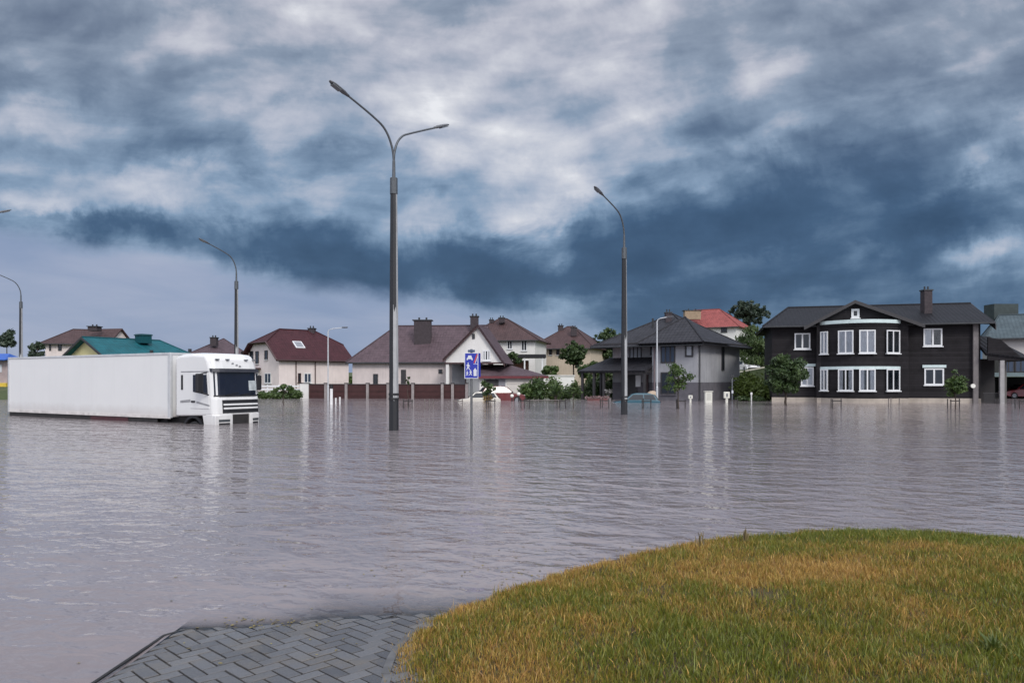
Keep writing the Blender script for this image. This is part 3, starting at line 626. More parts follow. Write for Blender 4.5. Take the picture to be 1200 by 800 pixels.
for z0, s in ((2.38, 1.02), (2.32, 1.2), (2.27, 1.34)): b.extrude([T(front_at(z0, .012), s - .05, z0), T(front_at(z0, .012), s + .06, z0), T(front_at(z0 + .06, .012), s + .06, z0 + .06), T(front_at(z0 + .06, .012), s - .02, z0 + .06)], TA * .012)
b.build('emblem', mk('emblem_grey', (.22, .22, .23), .5, .2, 8), truck)
MB().extrude([T(.64, CS - .012, 2.06), T(2.34, CS - .012, 2.06), T(2.34, CS - .012, 2.10), T(.64, CS - .012, 2.10)], TR * .02).build('roof_seam', CABGREY, truck)
dr = MB().extrude([T(1.25, CS - .02, .62), T(2.40, CS - .02, .62), T(2.36, CS - .02, 1.2), T(2.28, CS - .02, 2.02), T(1.25, CS - .02, 2.02)], TR * .03).build('door', CABW, truck, bevel=.01)
MB().extrude([T(1.42, CS - .032, 1.28), T(2.32, CS - .032, 1.16), T(2.24, CS - .032, 1.95), T(1.42, CS - .032, 1.95)], TR * .02).build('side_window', TG, dr)
MB().extrude([T(1.33, CS - .05, .86), T(1.55, CS - .05, .86), T(1.55, CS - .05, .93), T(1.33, CS - .05, .93)], TR * .04).build('door_handle', BLACKPLASTIC, dr)
MB().extrude([T(.66, CS - .02, 1.36), T(.76, CS - .02, 1.36), T(.76, CS - .02, 1.95), T(.66, CS - .02, 1.95)], TR * .03).build('air_slot', BLACKPLASTIC, truck)
MB().extrude([T(.6, CS - .015, .92), T(1.24, CS - .015, .98), T(2.4, CS - .03, .78), T(2.4, CS - .03, .72), T(1.24, CS - .015, .88), T(.6, CS - .015, .84)], TR * .02).build('side_stripe', CABGREY, truck)
b = MB().extrude([T(2.14, CS - .48, 1.26), T(2.30, CS - .48, 1.26), T(2.30, CS - .48, 2.0), T(2.14, CS - .48, 2.0)], TR * .3); mr = b.build('wing_mirror', BLACKPLASTIC, truck, bevel=.05)
MB().tube([T(2.2, CS - .28, 1.98), T(2.25, CS + .05, 2.06)], .025, 6).build('mirror_arm', BLACKPLASTIC, mr); MB().tube([T(2.2, CS - .3, 1.3), T(2.35, CS, 1.16)], .03, 6).build('mirror_arm', BLACKPLASTIC, mr)
b = MB().extrude([T(2.2, CS + CW + .1, 1.32), T(2.3, CS + CW + .1, 1.32), T(2.3, CS + CW + .1, 1.95), T(2.2, CS + CW + .1, 1.95)], TR * .26); mr = b.build('wing_mirror', BLACKPLASTIC, truck, bevel=.05)
MB().tube([T(2.25, CS + CW + .12, 1.97), T(2.3, CS + CW - .1, 2.05)], .025, 6).build('mirror_arm', BLACKPLASTIC, mr)
b = MB().extrude([T(1.95, CS + .01, .36), T(2.72, CS + .01, .36), T(2.72, CS + .01, -.5), T(2.15, CS + .01, -.5)], TR * .8); b.build('step_panel', CABW, truck, bevel=.02)
for s_ in (.35, .8, 1.7, 2.15): MB().box(T(front_at(2.52, .03) - sh_at(s_), s_, 2.56), (.12, .14, .05), tilt=(TA, TR, Vector((0, 0, 1)))).build('roof_lamp', LENS, truck, bevel=.01)
b = MB(); tbox(b, -.6, 2.2, .4, 2.1, -.5, .3); b.build('chassis', CHASSIS, truck)
arch = [T(1.35 + .68 * math.cos(q), CS + .02, -.38 + .72 * math.sin(q)) for q in np.linspace(0, math.pi, 14)] + [T(1.35 + .58 * math.cos(q), CS + .02, -.38 + .62 * math.sin(q)) for q in np.linspace(math.pi, 0, 14)]
MB().extrude(arch, TR * .45).build('mudguard', BLACKPLASTIC, truck)
for a in (1.35, -1.6):
    for s in (.1, 2.08):
        w = MB().tube([T(a, s, -.42), T(a, s + .32, -.42)], .52, 26).build('wheel', RUBBER, truck, bevel=.03)
        MB().tube([T(a, s - .01, -.42), T(a, s + .2, -.42)], .3, 18).build('rim', GREYMETAL, w)
b = MB(); tbox(b, -.9, .5, .12, .7, -.5, .02); b.build('fuel_tank', CHASSIS, truck, bevel=.05)
for zz in (1.3, 1.75): pass
# ------------------------------------------------------------------ houses: tools
class Fr:                             # a vertical wall plane
    def __init__(s, p, q): s.p = Vector((p[0], p[1], 0)); s.t = (Vector((q[0], q[1], 0)) - s.p); s.L = s.t.length; s.t.normalize(); s.n = Vector((s.t.y, -s.t.x, 0))
    def sz(s, px, py):
        d = Vector(((px - 600) / FOC, 1, (HY - py) / FOC)); c = Vector((0, 0, CAMZ)); k = (s.p - c).dot(s.n) / d.dot(s.n); q = c + d * k; return ((q - s.p).dot(s.t), q.z)
    def P(s, a, o, z): return s.p + s.t * a + s.n * o + Vector((0, 0, z))
    def box(s, mb, a0, a1, z0, z1, o0, o1): return mb.extrude([s.P(a0, o0, z0), s.P(a1, o0, z0), s.P(a1, o0, z1), s.P(a0, o0, z1)], s.n * (o1 - o0))
def window(root, fr, rect, fm, gm=None, mull=1, sill=True, cross=False, fw=.085, curtain=False, name='window', head=None):
    (a0, z1), (a1, z0) = fr.sz(rect[0], rect[1]), fr.sz(rect[2], rect[3])
    return window_sz(root, fr, a0, a1, z0, z1, fm, gm, mull, sill, cross, fw, curtain, name, head)
def window_sz(root, fr, a0, a1, z0, z1, fm, gm=None, mull=1, sill=True, cross=False, fw=.085, curtain=False, name='window', head=None):
    if a0 > a1: a0, a1 = a1, a0
    mb = MB(); fr.box(mb, a0, a1, z1 - fw, z1, .01, .075); fr.box(mb, a0, a1, z0, z0 + fw, .01, .075)
    fr.box(mb, a0, a0 + fw, z0 + fw, z1 - fw, .01, .075); fr.box(mb, a1 - fw, a1, z0 + fw, z1 - fw, .01, .075)
    for k in range(mull):
        c = a0 + (a1 - a0) * (k + 1) / (mull + 1); fr.box(mb, c - fw * .55, c + fw * .55, z0 + fw, z1 - fw, .012, .07)
    if cross: c = z0 + (z1 - z0) * .68; fr.box(mb, a0 + fw, a1 - fw, c - fw * .3, c + fw * .3, .013, .066)
    w = mb.build(name, fm, root)
    p = MB(); fr.box(p, a0 + fw * .5, a1 - fw * .5, z0 + fw * .5, z1 - fw * .5, .034, .042); p.build('pane', CLEAR if curtain else (gm or GLASS), w)
    if curtain:
        p = MB(); fr.box(p, a0 + fw * .5, a1 - fw * .5, z0 + fw * .5, z1 - fw * .5, .004, .010); p.build('room_dark', BLACKPLASTIC, w)
        c = MB(); nn = 26; spans = [(0, 1)] if curtain == 1 else [(0, .3), (.7, 1)] if curtain == 2 else [(0, .42)]
        for f0, f1 in spans:
            l = a0 + fw * .6 + (a1 - a0 - fw * 1.2) * f0; r_ = a0 + fw * .6 + (a1 - a0 - fw * 1.2) * f1
            for i in range(nn):
                u0, u1 = l + (r_ - l) * i / nn, l + (r_ - l) * (i + 1) / nn; o0, o1 = .020 + .007 * (i % 2), .020 + .007 * ((i + 1) % 2)
                c.poly([fr.P(u0, o0, z0 + fw * .6), fr.P(u1, o1, z0 + fw * .6), fr.P(u1, o1, z1 - fw * .6), fr.P(u0, o0, z1 - fw * .6)])
        c.build('curtain', CURTAIN, w)
    if sill:
        s_ = MB(); fr.box(s_, a0 - .07, a1 + .07, z0 - .07, z0 - .004, .0, .14); s_.build('sill', fm if sill is True else sill, w)
    if head:
        s_ = MB(); fr.box(s_, a0 - .14, a1 + .14, z1 + .05, z1 + .26, .0, .12); s_.build('lintel', head, w)
    return w
def V3(p, z): return Vector((p[0], p[1], z))
def rect_from(p, q, depth):           # front edge p->q seen from the camera, going back by depth: A B C D
    f = Fr(p, q); n = -f.n; a, b_ = Vector((p[0], p[1])), Vector((q[0], q[1])); n2 = Vector((n.x, n.y)); return [a, b_, b_ + n2 * depth, a + n2 * depth]
def hip(root, c, ze, zr, over, il, ir, rm, wall_mb=None, name='roof', solid=.14, ridge=True):
    A, B, Cc, D = [Vector((p[0], p[1])) for p in c]; ax = (B - A).normalized(); dp = (D - A).normalized(); L = (B - A).length; H = (D - A).length
    sl = (zr - ze) / (H / 2); zl = ze - over * sl
    a, b_, cc, d = A - ax * over - dp * over, B + ax * over - dp * over, Cc + ax * over + dp * over, D - ax * over + dp * over
    M0 = (A + D) / 2 + ax * (il if il else -over); M1 = (B + Cc) / 2 - ax * (ir if ir else -over)
    mb = MB(); Ra, Rb = V3(M0, zr), V3(M1, zr); a, b_, cc, d = [V3(p, zl) for p in (a, b_, cc, d)]
    if (Rb - Ra).length > .05: mb.poly([a, b_, Rb, Ra]); mb.poly([cc, d, Ra, Rb])
    else: mb.poly([a, b_, Ra]); mb.poly([cc, d, Ra])
    if il: mb.poly([d, a, Ra])
    if ir: mb.poly([b_, cc, Rb])
    if wall_mb is not None:
        if not il: wall_mb.extrude([V3(A, ze), V3(D, ze), V3((A + D) / 2, zr - .05)], V3(ax, 0) * .2)
        if not ir: wall_mb.extrude([V3(B, ze), V3(Cc, ze), V3((B + Cc) / 2, zr - .05)], V3(-ax, 0) * .2)
    o = mb.build(name, rm, root, solid=solid); roof_uv(o)
    if ridge:
        t_ = MB()
        if (Rb - Ra).length > .05: t_.tube([Ra, Rb], .09, 6)
        if il: t_.tube([a, Ra], .075, 6); t_.tube([d, Ra], .075, 6)
        if ir: t_.tube([b_, Rb], .075, 6); t_.tube([cc, Rb], .075, 6)
        t_.build('ridge_tiles', rm, o)
    g = MB(); e = .06
    g.tube([a + Vector((0, 0, -.08)), b_ + Vector((0, 0, -.08))], .07, 6); g.build('gutter', DARKMETAL, o)
    return o
def chimney(root, x, y, z0, z1, w, m, d=None):
    o = MB().box((x, y, (z0 + z1) / 2), (w, d or w, z1 - z0), CHAX).build('chimney', m, root)
    MB().box((x, y, z1 + .05), (w * 1.18, (d or w) * 1.18, .1), CHAX).build('chimney_cap', DARKMETAL, o)
    for k in (-.22, .22): MB().tube([(x + k * w, y, z1 + .1), (x + k * w, y, z1 + .36)], .1 * min(1, w), 8).build('flue', DARKMETAL, o)
    return o
CHAX = (1, 0)
CREAM = mk('cream_render', (.70, .62, .60), .85, .10, .8, streak=.18); PINKISH = mk('pinkish_render', (.57, .50, .49), .85, .12, .8, streak=.25); WHITER = mk('white_render', (.66, .65, .63), .85, .08, .8, streak=.15)
BEIGE = mk('beige_render', (.50, .42, .33), .85, .12, .8, streak=.2); YELLOW = mk('yellow_render', (.58, .53, .28), .85, .08, .8); GREYST = mk('grey_stucco', (.32, .325, .345), .9, .14, .7, streak=.3, bmp=.3); GREYPL = mk('grey_plinth', (.11, .105, .12), .85, .25, 2, bmp=.4)
FDARK = mk('dark_window_frame', (.03, .028, .03), .45, .2, 4); BRICK = mk('chimney_brick_dark', (.045, .035, .04), .85, .35, 6, bmp=.5); FBROWN = mk('fascia_brown', (.05, .022, .022), .55, .25, 4); FRED = mk('fascia_red', (.13, .022, .03), .5, .25, 4)
R_RED = mk_roof('dark_red_tile_roof', (.045, .014, .018)); R_MAUVE = mk_roof('mauve_brown_tile_roof', (.075, .052, .060)); R_BROWN = mk_roof('brown_tile_roof', (.06, .036, .036)); R_TEAL = mk_roof('teal_metal_roof', (.008, .082, .10), .4, .35, .4)
R_DARK = mk_roof('charcoal_tile_roof', (.024, .024, .029), .38, .35, .42); R_ORANGE = mk_roof('red_tile_roof', (.22, .06, .055), .5); R_BLACK = mk_roof('black_brown_tile_roof', (.0095, .0095, .012), .35, .3, .4); R_SLATE = mk_roof('slate_grey_roof', (.055, .075, .085), .45)

# ------------------------------------------------------------------ cream house, dark red half-hipped roof
def cream_house():
    c0 = at(327, 80); r = empty('house', (*c0, .3), 'cream house with a dark red half hipped roof behind the truck cab', 'house')
    e1 = Vector((.72, .69)).normalized(); e0 = Vector((-.69, .72)).normalized(); C = Vector(c0); Lg = 8.4; Ll = 8.6
    A, B, Cc, D = C + e0 * Lg, C, C + e1 * Ll, C + e1 * Ll + e0 * Lg
    ze, zr = 4.3, 7.55; mid = (A + B) / 2; zh = hz(402, 83)     # half-hip lower edge
    w = MB().prism([A, B, Cc, D], -.4, ze); fh = (zh - ze) / (zr - ze); g = [V3(A, ze), V3(B, ze), V3(B + (mid - B) * fh, zh), V3(A + (mid - A) * fh, zh)]
    w.extrude(g, V3(e1, 0) * .25); mid2 = (Cc + D) / 2; w.extrude([V3(Cc, ze), V3(D, ze), V3(D + (mid2 - D) * fh, zh), V3(Cc + (mid2 - Cc) * fh, zh)], V3(-e1, 0) * .25)
    w.build('wall', CREAM, r)
    ov = .55; sl = (zr - ze) / (Lg / 2); zl = ze - ov * sl; n0 = e0; o1 = e1
    def RR(p, a, b_, z): return V3(p + e1 * a + e0 * b_, z)
    iny = 2.1
    aB, aC = RR(B, -ov, -ov, zl), RR(Cc, ov, -ov, zl); aA, aD = RR(A, -ov, ov, zl), RR(D, ov, ov, zl)
    hB = RR(B + (mid - B) * fh, -ov, 0, zh + .02); hA = RR(A + (mid - A) * fh, -ov, 0, zh + .02); hC = RR(Cc + (mid2 - Cc) * fh, ov, 0, zh + .02); hD = RR(D + (mid2 - D) * fh, ov, 0, zh + .02)
    Ra, Rb = RR(mid, iny, 0, zr), RR(mid2, -iny, 0, zr)
    o = MB().poly([aB, aC, hC, Rb, Ra, hB]).poly([aD, aA, hA, Ra, Rb, hD]).poly([hA, hB, Ra]).poly([hC, hD, Rb]).build('roof', R_RED, r, solid=.15); roof_uv(o)
    MB().tube([Ra, Rb], .09, 6).tube([hB, Ra], .075, 6).tube([hA, Ra], .075, 6).tube([hC, Rb], .075, 6).build('ridge_tiles', R_RED, o)
    MB().tube([aB, hB, hA, aA], .1, 4).build('bargeboard', FBROWN, o); MB().tube([aB, aC], .08, 6).build('gutter', FBROWN, o)
    ch = (mid + e1 * 6.2); chimney(r, ch.x, ch.y, zr - .8, hz(384.5, 86), .75, BRICK)
    fg = Fr(A, B); fl = Fr(B, Cc)
    for q in ((293, 411.5, 297, 426), (299.8, 411.5, 303.4, 426), (310.5, 410.5, 314, 421)): window(r, fg, q, FDARK, mull=0, cross=True, sill=WHITE)
    window(r, fg, (310.5, 437, 318, 449), WHITE, GLASSB, 1); window(r, fg, (298.5, 437, 303, 448), WHITE, GLASSB, 0)
    window(r, fg, (283, 411.5, 287, 417), FDARK, mull=0)
    window(r, fl, (349, 437, 352.5, 448), FBROWN, mull=0); window(r, fl, (356, 437, 364.5, 448.5), WHITE, GLASSB, 1)
    for px in (346.5, 369): a, _ = fl.sz(px, 430); MB().tube([fl.P(a, .1, ze - .1), fl.P(a, .1, .2)], .055, 6).build('downpipe', FBROWN, r)
    # roof window lying on the long slope
    sp = (V3(-e0, 0) * (Lg / 2) + Vector((0, 0, -(zr - ze)))).normalized(); nn = V3(e1, 0).cross(sp); nn = nn if nn.z > 0 else -nn
    k = fl.sz(357, 411)[0]; p = V3(B + e1 * (k + .2) + (mid - B) * .42, ze + (zr - ze) * .42)
    q = MB().box(p + nn * .06, (1.1, 1.25, .1), tilt=(V3(e1, 0), sp, nn)).build('roof_window', WHITE, r); MB().box(p + nn * .115, (.86, 1.0, .02), tilt=(V3(e1, 0), sp, nn)).build('pane', mk_glass('skylight_glass', (.16, .17, .19), .15), q)
    # porch slab on the gable side
    a, z = fg.sz(303, 432); b = MB(); fg.box(b, a - .8, a + .6, z - .08, z + .1, 0, 1.1); b.build('porch_roof', FBROWN, r)
cream_house()
def small_white_house():
    p, q = at(384, 108), at(404, 112); r = empty('house', (*p, .8), 'small white gabled house glimpsed between the cream house and the long pinkish house', 'house'); c = rect_from(p, q, 6)
    ze = hz(428, 110); zr = hz(413, 110); w = MB().prism(c, -.4, ze); f = Fr(p, q); m_ = (c[0] + c[1]) / 2
    w.extrude([V3(c[0], ze), V3(c[1], ze), V3(m_, zr)], -f.n * .2); w.build('wall', WHITER, r)
    b2 = f.t * .5; dn = -f.n * 6.4; fo = f.n * .3; zl = ze - .45
    o = MB().poly([V3(c[0], zl) - b2 + fo, V3(m_, zr + .1) + fo, V3(m_, zr + .1) + dn, V3(c[0], zl) - b2 + dn]).poly([V3(m_, zr + .1) + fo, V3(c[1], zl) + b2 + fo, V3(c[1], zl) + b2 + dn, V3(m_, zr + .1) + dn]).build('roof', R_SLATE, r, solid=.14); roof_uv(o)
    window(r, f, (388.5, 423.5, 392, 431), FDARK, mull=0, sill=False)
small_white_house()

# ------------------------------------------------------------------ long pinkish house with the white gable and garage
def long_house():
    p, q = at(413, 76), at(560, 75); r = empty('house', (*at(480, 76), .3), 'long pinkish house with a mauve brown roof, big dark chimney and white front gable', 'house')
    c = rect_from(p, q, 9.6); ze = hz(419.5, 75.5); zr = hz(381.5, 80)
    w = MB().prism(c, -.4, ze); o = hip(r, c, ze, zr, .55, 3.4, 0, R_MAUVE, w); w.build('wall', PINKISH, r)
    f = Fr(p, q)
    window(r, f, (437.5, 438, 443, 450), FDARK, mull=1, sill=WHITE); window(r, f, (514, 432.5, 518.5, 437.5), FDARK, mull=0, sill=False)
    a, z = f.sz(473, 441); b = MB(); f.box(b, a - .25, a + .25, z - .7, z + .7, .01, .09); b.build('wall_lamp', FDARK, r)
    x, y = at(495.5, 78); chimney(r, x, y, ze + .8, hz(376, 78), 1.75, BRICK, 1.1)
    x, y = at(556, 79); chimney(r, x, y, zr - .6, hz(371.5, 79), .85, BRICK)
    # projecting white gable, its foot on the porch
    gp, gq = at(522.5, 72), at(588, 71.2); g = Fr(gp, gq); zb = hz(424.5, 71.6); zt = hz(380, 71.6); ap, _ = g.sz(560.5, 400); za = hz(419, 71.6); zrb = hz(424, 71.6)
    gm = MB().extrude([g.P(0, 0, zb), g.P(g.L, 0, zb), g.P(g.L, 0, zrb + .05), g.P(ap, 0, zt - .1), g.P(0, 0, za)], -g.n * 5.5); gw = gm.build('gable_wall', WHITER, r)
    dn = -g.n * 6.2; fo = g.n * .35; apx = g.P(ap, 0, zt) + fo; l = g.P(-.25, 0, za - .12) + fo; rr = g.P(g.L + .35, 0, zrb - .15) + fo
    ro = MB().poly([l, apx, apx + dn, l + dn]).poly([apx, rr, rr + dn, apx + dn]).build('gable_roof', R_MAUVE, r, solid=.16); roof_uv(ro)
    for u, v in ((l, apx), (apx, rr)):
        MB().extrude([u, v, v + Vector((0, 0, -.34)), u + Vector((0, 0, -.34))], -g.n * .06).build('bargeboard', FBROWN, ro)
    window(r, g, (553.5, 391, 556.5, 397), FDARK, mull=0, sill=False); window(r, g, (565.5, 410, 575, 422.5), WHITE, GLASS, 2, fw=.12)
    b = MB(); g.box(b, -.1, g.L + .1, zb - .14, zb, -.1, .1); b.build('gable_beam', FBROWN, r)
    # recessed porch under the gable
    b = MB(); g.box(b, .15, 3.2, .1, zb - .1, -2.2, -2.0); b.build('porch_wall', mk('porch_blue_grey', (.20, .20, .22), .85, .15, 1), r)
    b = MB(); g.box(b, 1.5, 2.5, .1, 2.5, -2.0, -1.92); b.build('front_door', FBROWN, r)
    b = MB(); g.box(b, .0, .3, .0, zb - .1, -.3, 0); b.build('porch_post', WHITER, r)
    # garage wing to the right
    wp, wq = at(562, 70), at(637, 72.5); cw = rect_from(wp, wq, 5.5); z1 = hz(440.5, 71); fw_ = Fr(wp, wq)
    wg = MB(); wg.prism(cw, -.4, z1); wg.build('garage_wall', WHITER, r)
    zz = hz(427, 74); fo = fw_.n * .55; A_, B_ = fw_.P(-.6, 0, z1 + .02) + fo, fw_.P(fw_.L + .3, 0, z1 + .02) + fo; A2, B2 = fw_.P(-.6, -4, zz), fw_.P(fw_.L - 2.0, -4, zz); B3 = fw_.P(fw_.L + .3, -5.8, z1 + .02)
    ro = MB().poly([A_, B_, B2, A2]).poly([B_, B3, B2]).build('garage_roof', R_MAUVE, r, solid=.14); roof_uv(ro)
    b = MB(); fw_.box(b, -.6, fw_.L + .3, z1 - .22, z1 + .0, .5, .56); b.build('fascia', FRED, ro)
    a0 = fw_.sz(567, 450)[0]; a1 = fw_.sz(592, 450)[0]; b = MB(); fw_.box(b, a0, a1, .0, z1 - .3, .004, .02); b.build('garage_opening', mk('dim_doorway', (.05, .048, .052), .8, .4, 2), r)
    a0 = fw_.sz(584, 450)[0]; a1 = fw_.sz(592, 450)[0]; b = MB(); fw_.box(b, a0, a1, .2, z1 - .3, .03, .06); b.build('side_door', mk('door_grey', (.2, .2, .23), .6, .2, 3), r)
    a0, a1 = fw_.sz(594, 450)[0], fw_.sz(628, 450)[0]; b = MB()
    for k in range(5): fw_.box(b, a0, a1, .1 + k * .42, .49 + k * .42, .01, .05)
    b.build('garage_door', mk('garage_door_cream', (.58, .55, .52), .6, .1, 2), r)
long_house()

# ------------------------------------------------------------------ houses further back
def back_house(label, p, q, depth, ze, zr, il, ir, wm, rm, over=.6, z0=-.4):
    r = empty('house', (*p, max(z0, 0)), label, 'house'); c = rect_from(p, q, depth); w = MB().prism(c, z0, ze); hip(r, c, ze, zr, over, il, ir, rm, w); w.build('wall', wm, r); return r, c, Fr(p, q)
r, c, f = back_house('brown hip roofed white house rising behind the white gable', at(540, 96), at(627, 94), 9, hz(395.5, 95), hz(374, 100), 4.0, 4.6, WHITER, R_BROWN)
for q in ((594.5, 397, 600.5, 409), (611, 398.5, 617.5, 411)): window(r, f, q, WHITE, mull=1)
x, y = at(588, 98); chimney(r, x, y, hz(378, 98), hz(373, 98), .8, BRICK); x, y = at(576, 99); chimney(r, x, y, hz(378, 98), hz(374.5, 98), .6, BRICK)
b = MB(); p, q = at(588, 88), at(640, 88); g = Fr(p, q); g.box(b, 0, g.L, hz(419, 88), hz(415, 88), -3, 0); b.build('terrace_roof', R_DARK, r)
b = MB(); g.box(b, .3, g.L - 2, -.4, hz(421.5, 88), -3.5, -2.9); b.build('terrace_wall', mk('reddish_brick', (.20, .09, .065), .85, .3, 2), r)
b = MB()
for k in (.1, .5, .9): g.box(b, g.L * k, g.L * k + .16, -.4, hz(419, 88), -.3, -.14)
b.build('terrace_post', WHITE, r)
r, c, f = back_house('beige house with a brown hip roof and two dark chimneys, behind the round dark tree', at(625, 107), at(692, 104), 10, hz(405, 106), hz(383, 111), 3.6, 3.9, BEIGE, R_BROWN, .7)
for q in ((631, 408, 638, 416), (643.5, 407, 647, 416), (652, 407, 656, 416)): window(r, f, q, FBROWN, mull=0, sill=WHITE)
x, y = at(657, 110); chimney(r, x, y, hz(392, 110), hz(382, 110), .75, BRICK); x, y = at(672.5, 107.5); chimney(r, x, y, hz(394, 108), hz(384.5, 108), .8, BRICK)
r, c, f = back_house('white house with a bright red tiled roof, behind the grey two storey house', at(806, 122), at(863, 118), 10, hz(381, 120), hz(362.5, 125), 0, 4, WHITER, R_ORANGE, .6)
x, y = at(811, 121.5); chimney(r, x, y, hz(374, 121), hz(364, 121), 2.6, mk('tan_brick', (.30, .22, .15), .85, .2, 3), 1.2)
window(r, f, (845, 383.5, 852, 389), FDARK, mull=1)
# far left pair
r, c, f = back_house('beige house with a brown roof behind the teal roofed house', at(53, 104), at(132, 108), 9, hz(400.5, 106), hz(386, 110), 3.2, 1.0, CREAM, R_BROWN, .7)
for q in ((57.5, 401.5, 60, 411), (68, 401.5, 72.5, 411)): window(r, f, q, FDARK, mull=0, sill=False)
x, y = at(111, 106); chimney(r, x, y, hz(388, 106), hz(383, 106), 1.3, BRICK)
g = Fr(at(131, 106), at(150, 109)); ze = hz(396, 107); zt = hz(384.5, 107); b = MB().extrude([g.P(0, 0, -.4), g.P(g.L, 0, -.4), g.P(g.L, 0, ze), g.P(g.L / 2, 0, zt - .1), g.P(0, 0, ze)], -g.n * 5); b.build('gable_wall', CREAM, r)
fo = g.n * .4; dn = -g.n * 6; l, ap, rr = g.P(-.4, 0, ze - .35) + fo, g.P(g.L / 2, 0, zt) + fo, g.P(g.L + .4, 0, ze - .35) + fo
o = MB().poly([l, ap, ap + dn, l + dn]).poly([ap, rr, rr + dn, ap + dn]).build('gable_roof', R_BROWN, r, solid=.14); roof_uv(o)
def teal_house():
    r = empty('house', (*at(110, 72), .2), 'yellow house with a teal roof and teal chimney above the trailer', 'house')
    ax = Vector((.55, .835)); pp = Vector((.835, -.55)); m_ = Vector(at(103, 70)); ze, zr = hz(414, 69), hz(395, 70); hw = 3.3; L = 8.8
    A, B, Cc, D = m_ - pp * hw, m_ + pp * hw, m_ + pp * hw + ax * L, m_ - pp * hw + ax * L
    c = [B, Cc, D, A]; w = MB().prism(c, -.4, ze); o = hip(r, c, ze, zr, .55, 0, 1.6, R_TEAL, w); w.build('wall', YELLOW, r)
    sl = (zr - ze) / hw; fo = -V3(ax, 0) * .6
    for sg in (-1, 1):
        e = V3(m_ + pp * sg * (hw + .6), zr - sl * (hw + .6)) + fo; a = V3(m_, zr) + fo; MB().extrude([e, a, a + Vector((0, 0, -.22)), e + Vector((0, 0, -.22))], V3(ax, 0) * -.06).build('bargeboard', FDARK, o)
    x, y = at(168, 73.5); k = MB().box((x, y, (hz(400, 73) + hz(393, 73)) / 2), (1.1, 1.1, .9), (.55, .83)).build('chimney', R_TEAL, r); MB().box((x, y, hz(392.3, 73)), (1.25, 1.25, .1), (.55, .83)).build('chimney_cap', mk('teal_dark', (.01, .06, .07), .5), k)
    x, y = at(177.5, 69.5); MB().tube([(x, y, hz(416, 69)), (x, y, hz(410, 69))], .16, 8).build('vent_pipe', DARKMETAL, r)
teal_house()
r, c, f = back_house('house with a grey brown hip roof just behind the truck cab', at(228, 96), at(284, 98), 9, hz(412, 97), hz(396.5, 101), 3.4, 2.4, PINKISH, R_MAUVE, .7)
x, y = at(251, 98); chimney(r, x, y, hz(405, 98), hz(396, 98), .8, BRICK); x, y = at(222.5, 97.5); MB().tube([(x, y, hz(418, 97)), (x, y, hz(408.5, 97))], .22, 8).build('vent_pipe', DARKMETAL, r)

